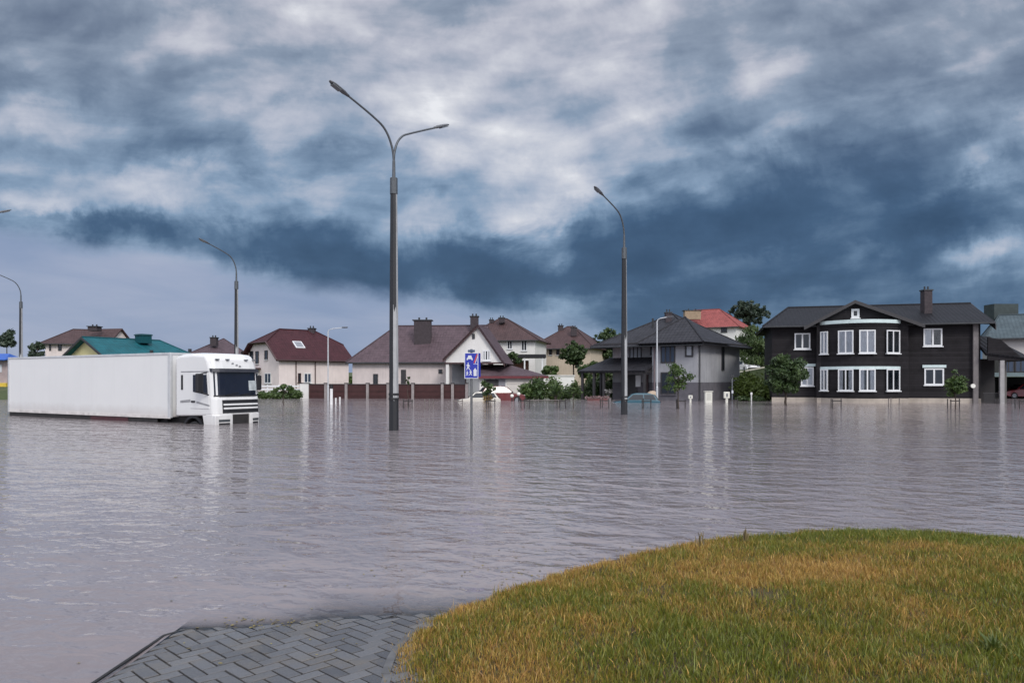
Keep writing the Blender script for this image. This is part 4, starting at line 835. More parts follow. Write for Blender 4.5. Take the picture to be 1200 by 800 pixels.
# ------------------------------------------------------------------ grey two storey house with the canopy
def grey_house():
    C0 = Vector(at(817.5, 61)); er = Vector((.6, .8)); el = Vector((-.8, .6)); r = empty('house', (*C0, .1), 'grey stucco two storey house with a dark tiled hip roof and dark canopy', 'house')
    ze = 5.15; zr = 7.75; Lr, Ll = 9.8, 8.9; bay = 4.1; back = 1.7
    main = [C0 + el * Ll + er * back, C0 + er * back + el * bay, C0 + el * bay, C0, C0 + er * Lr, C0 + er * Lr + el * Ll]
    w = MB(); w.prism(main, 1.55, ze); w.build('wall', GREYST, r)
    w = MB(); w.prism([p + (C0 - p).normalized() * 0 for p in main], -.5, 1.55 - .004); w.build('plinth_wall', GREYPL, r)
    c = [C0 + el * Ll, C0, C0 + er * Lr, C0 + er * Lr + el * Ll]
    o = hip(r, c, ze, zr, .85, 4.4, 4.4, R_DARK)
    # small hip over the front bay
    ap = V3(C0 + el * bay / 2 + er * 2.2, zr - .55); oh = .95; zl = ze - .28; P = lambda a, b_: V3(C0 + el * a + er * b_, zl)
    q = MB().poly([P(bay + oh, -oh - .15), P(-oh, -oh - .15), ap]).poly([P(-oh, -oh - .15), P(-oh, 5), ap]).poly([P(bay + oh, 5), P(bay + oh, -oh - .15), ap]).build('bay_roof', R_DARK, r, solid=.12); roof_uv(q)
    MB().tube([P(bay + oh, -oh - .15), ap], .07, 6).tube([P(-oh, -oh - .15), ap], .07, 6).build('ridge_tiles', R_DARK, q)
    b = MB().prism([C0 + el * (Ll + .6) - er * .6, C0 - er * .7 - el * .7, C0 + er * (Lr + .6) - el * .6, C0 + er * Lr + el * Ll], ze - .30, ze - .18); b.build('soffit', mk('soffit_dark', (.035, .033, .037), .7, .2, 2), r)
    fb = Fr(C0 + el * bay, C0); fs = Fr(C0, C0 + er * Lr); fm = Fr(C0 + el * Ll + er * back, C0 + er * back + el * bay)
    window(r, fb, (774.5, 399, 791.5, 425), FDARK, GLASSB, 2, sill=False, fw=.1); window(r, fb, (803, 399, 812.5, 418), FDARK, mk_glass('bright_pane', (.35, .37, .4), .08), 0, fw=.14, cross=True, sill=False)  # right pane: whitish reflection put into the glass colour
    window(r, fb, (774.5, 436, 792, 462), FDARK, GLASS, 1, sill=GREYPL, fw=.1); window(r, fs, (845.3, 401.5, 848.3, 434), FDARK, GLASS, 0, sill=False)
    for q in ((719, 404, 729, 421),): window(r, fm, q, mk('pale_shutter', (.40, .36, .37), .7, .1, 2), mk('pale_shutter', (.40, .36, .37), .7, .1, 2), 1, sill=False)
    window(r, fm, (738, 403, 752, 420), FDARK, mk_glass('bright_pane2', (.22, .23, .25), .08), 2, sill=False); window(r, fm, (762, 401, 766, 416), FDARK, GLASS, 0, sill=False)
    # dark canopy over the ground floor and out to the left
    z2 = hz(421, 64); z3 = hz(434, 63)
    K = lambda a, b_, z: V3(C0 + el * a + er * b_, z)
    q = MB().poly([K(bay - .0, -1.4, z3), K(bay - .0, back, z2 + .25), K(Ll + .3, back, z2 + .25), K(10.7, -1.4, z3)]).poly([K(10.7, -1.4, z3), K(Ll + .3, back, z2 + .25), K(Ll + .3, 5, z2 + .25), K(10.7, 7, z3)]).build('canopy', R_DARK, r, solid=.2); roof_uv(q)
    for a, bb in ((10.4, -1.1), (9.2, -1.1), (10.4, 2.2), (8.2, -1.1), (bay + .15, -1.1)): p = C0 + el * a + er * bb; MB().box((p.x, p.y, (z3 - .9) / 2), (.2, .2, z3 + .7), el).build('canopy_post', FDARK, r)
    MB().prism([C0 + el * bay - er * 1.3, C0 + el * bay - er * .1, C0 + el * 10.5 + er * 1.5, C0 + el * 10.5 - er * 1.3], z3 - .16, z3 - .05).build('canopy_beam', FDARK, q)
    for px0, px1, m_ in ((736, 747, FDARK), (754, 760, FBROWN)):
        a0, a1 = fm.sz(px0, 450)[0], fm.sz(px1, 450)[0]; b = MB(); fm.box(b, a0, a1, .1, 2.2, .01, .07); b.build('door', m_, r)
    a0, z1_ = fm.sz(745.5, 439.5); a1, z0_ = fm.sz(751.5, 453); b = MB(); fm.box(b, a0, a1, z0_, z1_, .08, .12); b.build('notice_board', WHITE, r)
    a, _ = fb.sz(767.5, 430); MB().tube([fb.P(a, .12, ze - .2), fb.P(a, .12, -.2)], .06, 6).build('downpipe', mk('pipe_mauve', (.16, .12, .13), .6), r)
    a, _ = fs.sz(818.5, 430); MB().tube([fs.P(a, .12, ze - .2), fs.P(a, .12, -.2)], .05, 6).build('downpipe', DARKMETAL, r)
    x, y = at(783, 66.5); chimney(r, x, y, zr - 1.2, hz(366.5, 66), .55, BRICK)
    b = MB(); x, y = at(765, 66); b.tube([(x, y, zr - 1.5), (x, y, hz(373, 66))], .09, 8); b.build('vent_pipe', DARKMETAL, r)
grey_house()

# ------------------------------------------------------------------ black timber house
SIDING = mk('black_timber_siding', (.018, .0165, .0185), .75, .45, 1.2, siding=.19, streak=.3, spec=.15); PLINTH = mk('cream_plinth', (.40, .35, .30), .85, .2, 1.5, streak=.3, bmp=.4); TEALW = mk('pale_teal_board', (.52, .62, .62), .55, .12, 3)
def black_house():
    p, q = at(905, 59.5), at(1149, 55.6); r = empty('house', (*at(1020, 57), .1), 'black timber house with white windows, curved bay and black tiled roof', 'house')
    f = Fr(p, q); c = rect_from(p, q, 9.5); ze = 6.3; zr = 7.95
    mid0 = f.sz(955.5, 440)[0]; mid1 = f.sz(1061, 440)[0]; PZ = .36
    w = MB().prism(c, PZ, ze); hip(r, c, ze, zr, .75, 1.6, 0, R_BLACK, w, solid=.16)
    # projecting middle bay under the front gable
    pr = .9; zg = f.sz(998, 352)[1] - .12; ap = f.sz(998, 360)[0] ; ze2 = hz(377, 56.6)
    w.extrude([f.P(mid0, pr, PZ), f.P(mid1, pr, PZ), f.P(mid1, pr, ze2 - .12), f.P(ap, pr, zg - .12), f.P(mid0, pr, ze2 - .12)], -f.n * (pr + .3)); w.build('wall', SIDING, r)
    A_ = f.P(mid0 - 1.0, pr + .55, ze2 - .30); B_ = f.P(mid1 + 1.0, pr + .55, ze2 - .30); T_ = f.P(ap, pr + .55, zg); dn = -f.n * 6.2
    ro = MB().poly([A_, T_, T_ + dn, A_ + dn]).poly([T_, B_, B_ + dn, T_ + dn]).build('gable_roof', R_BLACK, r, solid=.2); roof_uv(ro)
    for u, v in ((A_, T_), (T_, B_)): MB().extrude([u, v, v + Vector((0, 0, -.26)), u + Vector((0, 0, -.26))], f.n * .05).build('bargeboard', FDARK, ro)
    g = Fr(f.P(0, pr, 0)[:2], f.P(f.L, pr, 0)[:2])
    window(r, g, (997.5, 362, 1007, 372.5), WHITE, mull=0, fw=.16)
    # curved bay: facets swinging out from the gable wall
    b0, b1 = g.sz(962, 440)[0], g.sz(1054, 440)[0]; N = 24; sag = 1.5
    def bp(u): s = b0 + (b1 - b0) * u; return g.P(s, sag * (1 - (2 * u - 1) ** 2), 0)
    arc = [bp(i / N) for i in range(N + 1)]; base = [(v.x, v.y) for v in arc] + [tuple(g.P(b1, -.1, 0)[:2]), tuple(g.P(b0, -.1, 0)[:2])]
    zc = g.sz(1000, 379.5)[1] - .02; MB().prism(base, PZ, zc).build('bay_wall', SIDING, r)
    def band(z0, z1, off, nm, m_):
        pts = [v + g.n * off for v in arc]; MB().prism([(v.x, v.y) for v in pts] + [tuple(g.P(b1 + .1, -.05, 0)[:2]), tuple(g.P(b0 - .1, -.05, 0)[:2])], z0, z1).build(nm, m_, r)
    band(zc - .02, zc + .24, .22, 'bay_cornice', TEALW); zl = hz(431, 55); band(zl - .09, zl + .13, .14, 'bay_lintel', TEALW); band(zc - .2, zc - .024, .08, 'bay_trim', SIDING)
    def facet(u0, u1): a, b_ = bp(u0), bp(u1); return Fr(a[:2], b_[:2])
    def uof(px):       # position along the bay of a sight line
        best = min(((abs(600 + FOC * bp(k / 200).x / bp(k / 200).y - px)), k / 200) for k in range(201)); return best[1]
    for x0, x1, kind in ((962.8, 971.5, 1), (983, 1001, 1), (1006, 1025, 1), (1037, 1052, 1)):
        F_ = facet(uof(x0), uof(x1)); k = .03
        F_.p = F_.p + F_.n * .13
        zt, zb = hz(386, 55), hz(413.5, 55); window_sz(r, F_, 0, F_.L, zb, zt, WHITE, GLASS, 1, True, False, .085, 1)
        zt, zb = hz(432, 55), hz(458, 55); window_sz(r, F_, 0, F_.L, zb, zt, WHITE, GLASS, 1, True, False, .085, 2)
    window(r, f, (931, 390.5, 949.5, 409), WHITE, mull=1, fw=.105); window(r, f, (938.5, 430, 953.5, 452), WHITE, curtain=1, mull=1, fw=.105, head=TEALW)
    window(r, f, (1082, 385, 1104, 405.5), WHITE, curtain=3, mull=1, fw=.105); window(r, f, (1083, 431.5, 1106, 451), WHITE, mull=1, fw=.105, head=TEALW)
    w = MB(); f.box(w, -.03, mid0, -.8, PZ - .004, -.3, .03); f.box(w, mid0, mid1, -.8, PZ - .004, -.3, pr + .03); f.box(w, mid1, f.L + .03, -.8, PZ - .004, -.3, .03)
    w.prism([(v.x, v.y) for v in [v + g.n * .03 for v in arc]] + base[-2:], -.8, PZ - .008); w.build('plinth', PLINTH, r)
    x, y = at(1085.5, 58.6); chimney(r, x, y, ze + .6, hz(341, 58.6), .62, BRICK)
    for a in (mid1 + .12,): MB().tube([f.P(a, .12, ze2 - .2), f.P(a, .12, .3)], .06, 6).build('downpipe', mk('pipe_dark', (.05, .04, .045), .5), r)
    a = f.sz(1142.5, 420)[0]; b = MB(); f.box(b, a - .18, a + .16, -.6, ze - .15, .04, .26); b.build('corner_pilaster', mk('weathered_grey_board', (.16, .145, .145), .8, .3, 2, streak=.4), r)
    a = f.sz(1139, 451)[0]; MB().tube([f.P(a, .1, 1.3), f.P(a, .3, 1.3)], .16, 12).build('wall_lamp', mk('opal_glass', (.75, .74, .68), .3, .05), r)
    # right end gable board and the open porch
    e = Fr(c[1], c[2]); b = MB(); mida = V3((Vector(c[1]) + Vector(c[2])) / 2, 0); b0_ = V3(c[1], ze - .45) + V3(f.t, 0) * .75 - V3(e.t, 0) * .75; b1_ = mida + V3(f.t, 0) * .75 + Vector((0, 0, zr)); b.extrude([b0_, b1_, b1_ + Vector((0, 0, -.4)), b0_ + Vector((0, 0, -.4))], V3(f.t, 0) * .06); b.build('bargeboard', FDARK, r)
    L = f.L; zt = hz(396, 56); zm = hz(419, 55); z4 = hz(414, 55)
    R0, R1 = f.P(L - .1, .6, zt), f.P(L + 3.0, .6, zm + .1); ro = MB().poly([f.P(L + .1, .9, z4), f.P(L + 3.1, .9, zm - .1), f.P(L + 1.2, -2, zt + .2), f.P(L + .0, -2, zt + .2)]).poly([f.P(L + 3.1, .9, zm - .1), f.P(L + 3.1, -5, zm - .1), f.P(L + 1.2, -5, zt + .2), f.P(L + 1.2, -2, zt + .2)]).build('porch_roof', R_BLACK, r, solid=.2); roof_uv(ro)
    MB().extrude([f.P(L + .25, .8, zm - .2), f.P(L + 2.6, .8, zm - .2), f.P(L + 1.1, .8, zt - .2), f.P(L + .25, .8, zt)], -f.n * .2).build('porch_gable', SIDING, r)
    b = MB(); f.box(b, L + 1.05, L + 1.33, -.6, zm - .15, .5, .78); b.build('porch_post', mk('porch_post_grey', (.30, .29, .29), .7, .2, 2, streak=.3), r)
    b = MB(); f.box(b, L + 1.6, L + 1.76, -.6, zm - .15, -.3, -.1); b.build('porch_post', mk('porch_post_grey2', (.12, .115, .11), .7, .2, 2), r)
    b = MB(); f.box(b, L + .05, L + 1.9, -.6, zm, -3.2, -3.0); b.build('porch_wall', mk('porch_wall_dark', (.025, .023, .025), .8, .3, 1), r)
    b = MB()
    for k in range(14): f.box(b, L + .1 + k * .07, L + .13 + k * .07, .0, .75, .4, .43)
    f.box(b, L + .05, L + 1.1, .74, .8, .38, .45); b.build('porch_railing', FDARK, r)
black_house()
def right_house():
    p, q = at(1162, 69), at(1262, 66); r = empty('house', (*at(1180, 69), .2), 'pale house with a slate grey roof and dark carport beyond the black house', 'house'); c = rect_from(p, q, 9)
    f = Fr(p, q); ze = hz(393, 69); zr = hz(371, 74); w = MB(); zb = hz(419, 68); zc = hz(438, 68)
    w.prism(c, zb, ze); hip(r, c, ze, zr, .6, 1.0, 2.5, R_SLATE, w); w.build('wall', mk('pale_grey_render', (.40, .385, .375), .85, .1, .8, streak=.2), r)
    x, y = at(1173, 74); MB().box((x, y, (hz(376, 74) + hz(360, 74)) / 2), (2.4, 1.6, 1.9), (1, 0)).build('dormer', mk('dark_green_cladding', (.028, .042, .042), .7, .3, 2), r)
    x, y = at(1184.5, 71.5); MB().box((x, y, hz(383.8, 71.5)), (.9, .9, .1), tilt=(Vector((1, 0, 0)), Vector((0, .9, .42)), Vector((0, -.42, .9)))).build('roof_window', mk_glass('roof_pane', (.45, .47, .48), .1), r)
    for k in range(5):
        a0 = f.sz(1175, 425)[0] + k * .95; window_sz(r, f, a0, a0 + .9, zc + .15, zb - .05, FDARK, GLASSB, 1, False)
    b = MB(); f.box(b, -.2, f.L, zc - .25, zc + .12, -.3, .3); b.build('carport_beam', mk('teal_grey_beam', (.14, .19, .20), .6, .2, 2), r)
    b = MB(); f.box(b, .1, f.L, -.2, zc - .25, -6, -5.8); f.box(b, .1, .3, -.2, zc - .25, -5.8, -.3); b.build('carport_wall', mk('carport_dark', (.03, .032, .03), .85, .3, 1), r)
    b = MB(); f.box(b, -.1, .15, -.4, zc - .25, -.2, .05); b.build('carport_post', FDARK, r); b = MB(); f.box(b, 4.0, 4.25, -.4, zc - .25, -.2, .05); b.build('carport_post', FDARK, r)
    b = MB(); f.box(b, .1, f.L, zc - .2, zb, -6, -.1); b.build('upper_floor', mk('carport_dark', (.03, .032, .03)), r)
right_house()

# ------------------------------------------------------------------ plants
def leaf_cloud(name, m, parent, clumps, leaf, n, flat=.35, droop=0):
    """n leaves spread over clumps of (centre, radii); each leaf a small pointed quad with its own tone"""
    C = np.array([c for c, r in clumps]); R = np.array([r for c, r in clumps]); wgt = R.prod(1) ** .67; wgt /= wgt.sum()
    k = RNG.choice(len(C), n, p=wgt); d = RNG.normal(0, 1, (n, 3)); d /= np.linalg.norm(d, axis=1)[:, None]
    rr = RNG.random(n) ** (1 / 2.2); P = C[k] + d * rr[:, None] * R[k] * (1 + .18 * RNG.normal(0, 1, n))[:, None]
    nrm = d * .6 + RNG.normal(0, .6, (n, 3)) + np.array([0, 0, flat]); nrm /= np.linalg.norm(nrm, axis=1)[:, None]
    a = np.cross(nrm, RNG.normal(0, 1, (n, 3))); a /= np.linalg.norm(a, axis=1)[:, None]; a[:, 2] -= droop; a /= np.linalg.norm(a, axis=1)[:, None]; b_ = np.cross(nrm, a)
    sz = leaf * RNG.uniform(.55, 1.35, n)[:, None]
    V = np.empty((n, 4, 3)); V[:, 0] = P - a * sz; V[:, 1] = P + b_ * sz * .45; V[:, 2] = P + a * sz; V[:, 3] = P - b_ * sz * .45
    ct = RNG.uniform(0, 1, len(C)); tone = np.clip(ct[k] * .55 + RNG.normal(.22, .16, n), 0, 1)
    return fast_mesh(name, V.reshape(-1, 3), np.arange(4 * n).reshape(n, 4), m, parent, attr={'tone': np.repeat(tone, 4)})
LEAF = mk_leaf('leaf_dark_green', (.022, .048, .016), (.088, .14, .038)); LEAFM = mk_leaf('leaf_mid_green', (.032, .068, .016), (.115, .175, .04)); LEAFL = mk_leaf('leaf_light_green', (.035, .065, .018), (.11, .16, .045)); LEAFB = mk_leaf('leaf_blue_green', (.024, .042, .03), (.08, .115, .066))
def crown_clumps(c, rx, rz, n, cl, shell=.55):
    out = []
    for i in range(n):
        d = RNG.normal(0, 1, 3); d /= np.linalg.norm(d); q = shell + (1 - shell) * RNG.random(); r_ = cl * RNG.uniform(.6, 1.25)
        out.append(((c[0] + d[0] * (rx - r_ * .5) * q, c[1] + d[1] * (rx - r_ * .5) * q, c[2] + d[2] * (rz - r_ * .4) * q), (r_, r_, r_ * .8)))
    return out
def tree(px, d, y_top, y_crown, y_base, half_px, lab, m=LEAF, n=2600, nc=26, leaf=None, trunk=None, cat='tree', group=None, name='tree', droop=0, shell=.5, clf=.36):
    x, y = at(px, d); zb, zt, zc = hz(y_base, d), hz(y_top, d), hz(y_crown, d); rx = half_px / FOC * d; rz = (zt - zc) / 2; c = (x, y, (zt + zc) / 2)
    r = empty(name, (x, y, zb), lab, cat, group); cl = min(rx, rz) * clf; clumps = crown_clumps(c, rx, rz, nc, cl, shell)
    leaf_cloud('crown', m, r, clumps, leaf or max(.09, d * .0022), n, droop=droop)
    tr = trunk or max(.035, rx * .07); w = MB(); top = c[2] + rz * .35
    w.tube([(x + RNG.normal(0, .03), y, z) for z in np.linspace(zb - .7, top, 7)], list(np.linspace(tr * 1.25, tr * .3, 7)), 8)
    for q, _ in clumps[::max(1, nc // 9)]:
        z0 = zc + (q[2] - zc) * .35 + .05; p0 = Vector((x, y, min(z0, top))); p1 = Vector(q); mid = p0.lerp(p1, .5) + Vector((0, 0, .1 * rz)); w.tube([p0, mid, p1], [tr * .5, tr * .32, tr * .12], 6)
    w.build('trunk', BARK, r, smooth=True); return r
# far trees
tree(877, 132, 351, 384, 420, 26, 'big round dark tree on the rise behind the grey house', LEAFB, 9000, 190, .22, .4, shell=.25, clf=.15)
tree(712, 112, 381, 424, 445, 19, 'tall dark tree behind the left end of the grey house', LEAF, 7000, 130, .2, clf=.16)
tree(690, 108, 388, 424, 446, 13, 'dark tree beside the beige house, left of the tall one', LEAF, 1800, 16, .28) if False else None
tree(672, 92, 399, 431, 450, 17, 'round dark tree in front of the beige house', LEAF, 6500, 120, .18, clf=.17)
tree(646, 86, 427, 447, 455, 13, 'low leafy tree at the foot of the round dark tree', LEAFM, 1400, 14, .22)
tree(692, 84, 419, 452, 462, 15, 'mid green bushy tree left of the canopy posts', LEAFM, 2000, 18, .22)
tree(715, 82, 430, 462, 466, 20, 'yellowish green bush seen through the canopy posts', LEAFL, 2200, 18, .2, cat='bush', name='bush')
tree(886, 90, 379, 437, 445, 27, 'light green willow like tree between the grey house and the black house', LEAFL, 8000, 80, .18, droop=1.2, shell=.3, clf=.24)
tree(8, 128, 384, 410, 440, 11, 'dark tree at the left edge of the view behind the far street lamp', LEAFB, 1500, 16, .34)
tree(43, 100, 401, 424, 440, 9, 'rounded dark green tree beside the beige house above the trailer', LEAFB, 1500, 14, .28)
tree(1, 96, 425, 462, 463, 11, 'green bush behind the blue roofed kiosk', LEAFM, 1200, 12, .24, cat='bush', name='bush')
tree(400, 98, 432, 455, 462, 14, 'mid green bush in the gap between the cream and pinkish houses', LEAFM, 1800, 16, .24, cat='bush', name='bush')
tree(603, 83, 412, 428, 445, 12, 'dark shrub on the terrace above the garage roof', LEAF, 900, 10, .2, cat='bush', name='bush')
# trees standing in the flood
tree(921, 51.5, 413, 467, 479.5, 27, 'dark leafy tree standing in the water before the left end of the black house', LEAF, 8500, 90, .13, .085, shell=.35, clf=.22)
GS = 'young street trees standing in the flood'
tree(795, 44.5, 423, 464, 482, 18, 'thin young tree before the bay of the grey house', LEAFM, 800, 30, .11, .045, group=GS, name='young_tree', shell=.3, clf=.3)
tree(1119, 44, 433, 470, 483, 13.5, 'thin young tree before the right window of the black house', LEAFM, 1500, 34, .10, .045, group=GS, name='young_tree', shell=.25, clf=.34)
tree(672, 46, 445, 468, 479, 11, 'thin young tree between the spiky palm and the canopy', LEAFL, 600, 18, .11, .04, group=GS, name='young_tree', shell=.25)
tree(332, 52, 450, 464, 475, 14, 'wide crowned young tree right of the truck cab', LEAFM, 420, 14, .15, .045, group=GS, name='young_tree', shell=.5, clf=.42)
tree(572, 47, 444, 463, 478, 10, 'young tree just right of the blue road sign', LEAF, 360, 14, .13, .04, group=GS, name='young_tree', shell=.5)
tree(478, 50, 440, 452, 477, 4, 'wispy young tree just right of the double armed lamp pole', LEAF, 90, 6, .10, .03, group=GS, name='young_tree')
# hedges
LEAFY = mk_leaf('leaf_bright_green', (.09, .14, .025), (.20, .27, .06), .35)
def hedge(pts, h, w, lab, m=LEAF, n=2500, leaf=.14):
    cl = []; L = [Vector((*p, 0)) for p in pts]; r = empty('hedge', (*pts[0], 0), lab, 'hedge')
    for a, b_ in zip(L[:-1], L[1:]):
        k = max(2, int((b_ - a).length / (w * .6)))
        for i in range(k):
            p = a.lerp(b_, (i + RNG.random() * .6) / k); hh = h * RNG.uniform(.75, 1.1); cl.append(((p.x, p.y, hh * .5), (w * .6, w * .6, hh * .55)))
    leaf_cloud('foliage', m, r, cl, leaf, n)
    b = MB()
    for a, b_ in zip(L[:-1], L[1:]):
        for i in range(6): p = a.lerp(b_, (i + .5) / 6); b.tube([(p.x, p.y, -.6), (p.x + .05, p.y, h * .6)], .03, 5)
    o = b.build('stems', BARK, r); o['kind'] = 'stuff'; return r
hedge([at(618, 66), at(655, 66)], 1.75, 1.3, 'dense green hedge in front of the garage wing', LEAFM, 5200)
hedge([at(655, 67), at(700, 68)], 1.25, 1.2, 'low dark hedge behind the spiky palm', LEAF, 2400)
hedge([at(303, 68.5), at(354, 69)], .75, .8, 'low green hedge at the foot of the cream house', LEAFM, 2200)
hedge([at(868, 66), at(905, 62.5)], 2.1, 1.8, 'bright green shrubbery on the bank between the grey and black houses', LEAFY, 4600, .16)
hedge([at(866, 61.5), at(897, 61)], .35, .5, 'low dark planting along the waterline beside the grey house', LEAF, 1200)
hedge([at(688, 70), at(728, 70)], 2.0, 1.4, 'dark hedge behind the canopy posts of the grey house', LEAF, 2800)
def spiky(px, d, h, lab):
    x, y = at(px, d); r = empty('palm_like_plant', (x, y, 0), lab, 'plant'); V = []; T = []; n = 90
    for i in range(n):
        az = RNG.uniform(0, 6.283); el = RNG.uniform(.05, 1.4); L = h * RNG.uniform(.6, 1.0); z0 = .35 + RNG.random() * .45; d0 = np.array([math.cos(az) * math.cos(el), math.sin(az) * math.cos(el), math.sin(el)]); s = np.array([-math.sin(az), math.cos(az), 0]) * .05
        b0 = np.array([x, y, z0]); m_ = b0 + d0 * L * .55; e = b0 + d0 * L - np.array([0, 0, .12 * L]); k = len(V); V += [b0 - s * .5, b0 + s * .5, m_ + s, m_ - s, e - s * .1, e + s * .1]; T += [(k, k + 1, k + 2, k + 3), (k + 3, k + 2, k + 5, k + 4)]
    fast_mesh('fronds', np.array(V), np.array(T), LEAF, r, attr={'tone': np.repeat(RNG.random(n), 6)}); MB().tube([(x, y, -.6), (x, y, .8)], [.14, .1], 8).build('trunk', BARK, r)
spiky(651, 60, 1.35, 'spiky palm like plant in front of the low dark hedge')

# ------------------------------------------------------------------ fences and garden walls
FENCE = mk('dark_red_brown_board', (.045, .018, .018), .6, .35, 2, siding=.14, spec=.3); PILLAR = mk('fence_pillar_grey', (.27, .24, .235), .8, .25, 3, streak=.3)
def fence():
    p, q = at(357, 70.5), at(548, 69); f = Fr(p, q); r = empty('board_fence', (*p, 0), 'dark red brown board fence with pale pillars before the long pinkish house', 'fence'); zt = hz(450.5, 70)
    b = MB(); f.box(b, 0, f.L, -.6, zt, -.05, .0); b.build('board_panel', FENCE, r); b = MB(); f.box(b, -.05, f.L, zt, zt + .07, -.09, .04); b.build('coping', FDARK, r)
    for px in (357, 382, 406, 431, 455, 484, 518.5, 530.5, 547):
        a = f.sz(px, 455)[0]; w = .42 if px == 357 else .12; b = MB(); f.box(b, a - w, a + w, -.6, zt + .1, -.16, .16); o = b.build('pillar', WHITER if px == 357 else PILLAR, r)
        b = MB(); f.box(b, a - w - .05, a + w + .05, zt + .1, zt + .17, -.2, .2); b.build('pillar_cap', FDARK, o)
fence()
def white_rail():
    p, q = at(300, 71), at(354, 71); f = Fr(p, q); r = empty('low_white_fence', (*p, 0), 'low white slatted fence behind the hedge of the cream house', 'fence')
    b = MB()
    for z in (.55, .85, 1.15): f.box(b, 0, f.L, z - .07, z + .07, 0, .03)
    b.build('slat_panel', WHITE, r)
    for k in range(5): b = MB(); a = f.L * k / 4; f.box(b, a - .05, a + .05, -.5, 1.3, -.06, -.005); b.build('post', WHITE, r)
white_rail()
def white_wall():
    p, q = at(637, 80), at(673, 80); f = Fr(p, q); r = empty('white_garden_wall', (*p, 0), 'white garden wall showing above the hedge between garage and canopy', 'wall')
    b = MB(); f.box(b, 0, f.L, -.3, hz(440.5, 80), -.2, 0); b.build('wall_face', mk('bright_white_wall', (.74, .74, .72), .8, .08, 1), r); b = MB(); f.box(b, -.1, f.L + .1, hz(440.5, 80), hz(439.3, 80), -.3, .1); b.build('coping', WHITER, r)
white_wall()
def bank_wall():
    p, q = at(861, 84), at(902, 82); f = Fr(p, q); r = empty('retaining_wall', (*p, 1), 'pale sloping kerb wall along the top of the green bank', 'wall')
    b = MB(); z0, z1 = hz(437.5, 84), hz(430, 82); b.extrude([f.P(0, 0, z0 - 1.5), f.P(f.L, 0, z1 - 1.5), f.P(f.L, 0, z1), f.P(0, 0, z0)], -f.n * .3); b.build('wall_face', mk('bank_wall_dark', (.05, .07, .03), .9, .4, 1), r)
    b = MB(); b.extrude([f.P(0, .05, z0), f.P(f.L, .05, z1), f.P(f.L, .05, z1 + .16), f.P(0, .05, z0 + .16)], -f.n * .4); b.build('coping', mk('pale_coping', (.48, .46, .38), .8, .2, 2), r)
bank_wall()

# ------------------------------------------------------------------ vehicles
def car(px, d, z, ang, L, label, paint, h=1.45, name='car'):
    x, y = at(px, d); a = Vector((math.cos(ang), math.sin(ang), 0)); s = Vector((-a.y, a.x, 0)); o = Vector((x, y, z)); r = empty(name, (x, y, z), label, 'car'); wd = 1.72
    P = lambda u, v, w: o + a * (u * L) + s * v + Vector((0, 0, w * h))
    low = [(-.5, .22), (-.5, .48), (-.485, .60), (-.30, .64), (.18, .63), (.40, .56), (.485, .48), (.5, .24), (.42, .16), (-.44, .16)]
    cab = [(-.455, .60), (-.36, .93), (-.24, 1.0), (.0, 1.0), (.09, .95), (.25, .62)]
    m = MB(); n = len(low); vs = [P(u, v * q, w) for v, q in ((-wd / 2, .9), (-wd / 2 + .12, 1.05), (wd / 2 - .12, 1.05), (wd / 2, .9)) for u, w in low]
    vs = [P(u * k, v, w) for v, k in ((-wd / 2, .97), (-wd / 2 + .14, 1.0), (wd / 2 - .14, 1.0), (wd / 2, .97)) for u, w in low]
    m.add(vs, [tuple(range(n))[::-1], tuple(range(3 * n, 4 * n))] + [(i * n + k, i * n + (k + 1) % n, (i + 1) * n + (k + 1) % n, (i + 1) * n + k) for i in range(3) for k in range(n)])
    n2 = len(cab); vs = [P(u, sg * (wd / 2 - .06 - .22 * max(0, (w - .6)) / .4), w) for sg in (-1, 1) for u, w in cab]
    m.add(vs, [tuple(range(n2))[::-1], tuple(range(n2, 2 * n2))] + [(k, (k + 1) % n2, n2 + (k + 1) % n2, n2 + k) for k in range(n2)])
    m.build('body', paint, r, bevel=.04)
    yy = lambda w: wd / 2 - .06 - .22 * (w - .6) / .4 + .012
    for sg in (-1, 1):
        for u0, u1, t0, t1 in ((-.40, -.16, -.34, -.15), (-.14, .19, -.13, .07)):
            q = [P(u0, sg * yy(.65), .65), P(u1, sg * yy(.65), .65), P(t1, sg * yy(.92), .92), P(t0, sg * yy(.92), .92)]; MB().extrude(q, s * (-sg * .02)).build('side_window', GLASS, r)
        for u in (-.31, .31):
            c = P(u, sg * (wd / 2 - .12), .22); w_ = MB().tube([c - s * sg * .1, c + s * sg * .12], .31, 20).build('wheel', RUBBER, r); MB().tube([c + s * sg * .1, c + s * sg * .135], .19, 14).build('rim', GREYMETAL, w_)
        MB().box(P(.475, sg * .6, .46), (.16, .34, .14), a).build('headlight', LENS, r, bevel=.03); MB().box(P(-.487, sg * .66, .5), (.1, .22, .22), a).build('tail_light', RED, r)
    n_ = Vector((0, 0, .012))
    MB().extrude([P(.235, -.66, .66), P(.235, .66, .66), P(.105, .52, .93), P(.105, -.52, .93)], a * .03 + n_).build('windscreen', GLASS, r)
    MB().extrude([P(-.452, -.62, .66), P(-.452, .62, .66), P(-.372, .52, .91), P(-.372, -.52, .91)], -a * .03 + n_).build('rear_window', GLASS, r)
    MB().box(P(.5, 0, .3), (.1, 1.5, .16), a).build('bumper', BLACKPLASTIC, r, bevel=.03); return r
def paint(name, col):
    m = mk(name, col, .28, .12, 2); m.node_tree.nodes['Principled BSDF'].inputs['Coat Weight'].default_value = .6; return m
car(745, 57.5, -.72, math.radians(176), 3.7, 'teal blue car flooded to its windows beside the lamp pole', paint('teal_car_paint', (.012, .075, .11)))
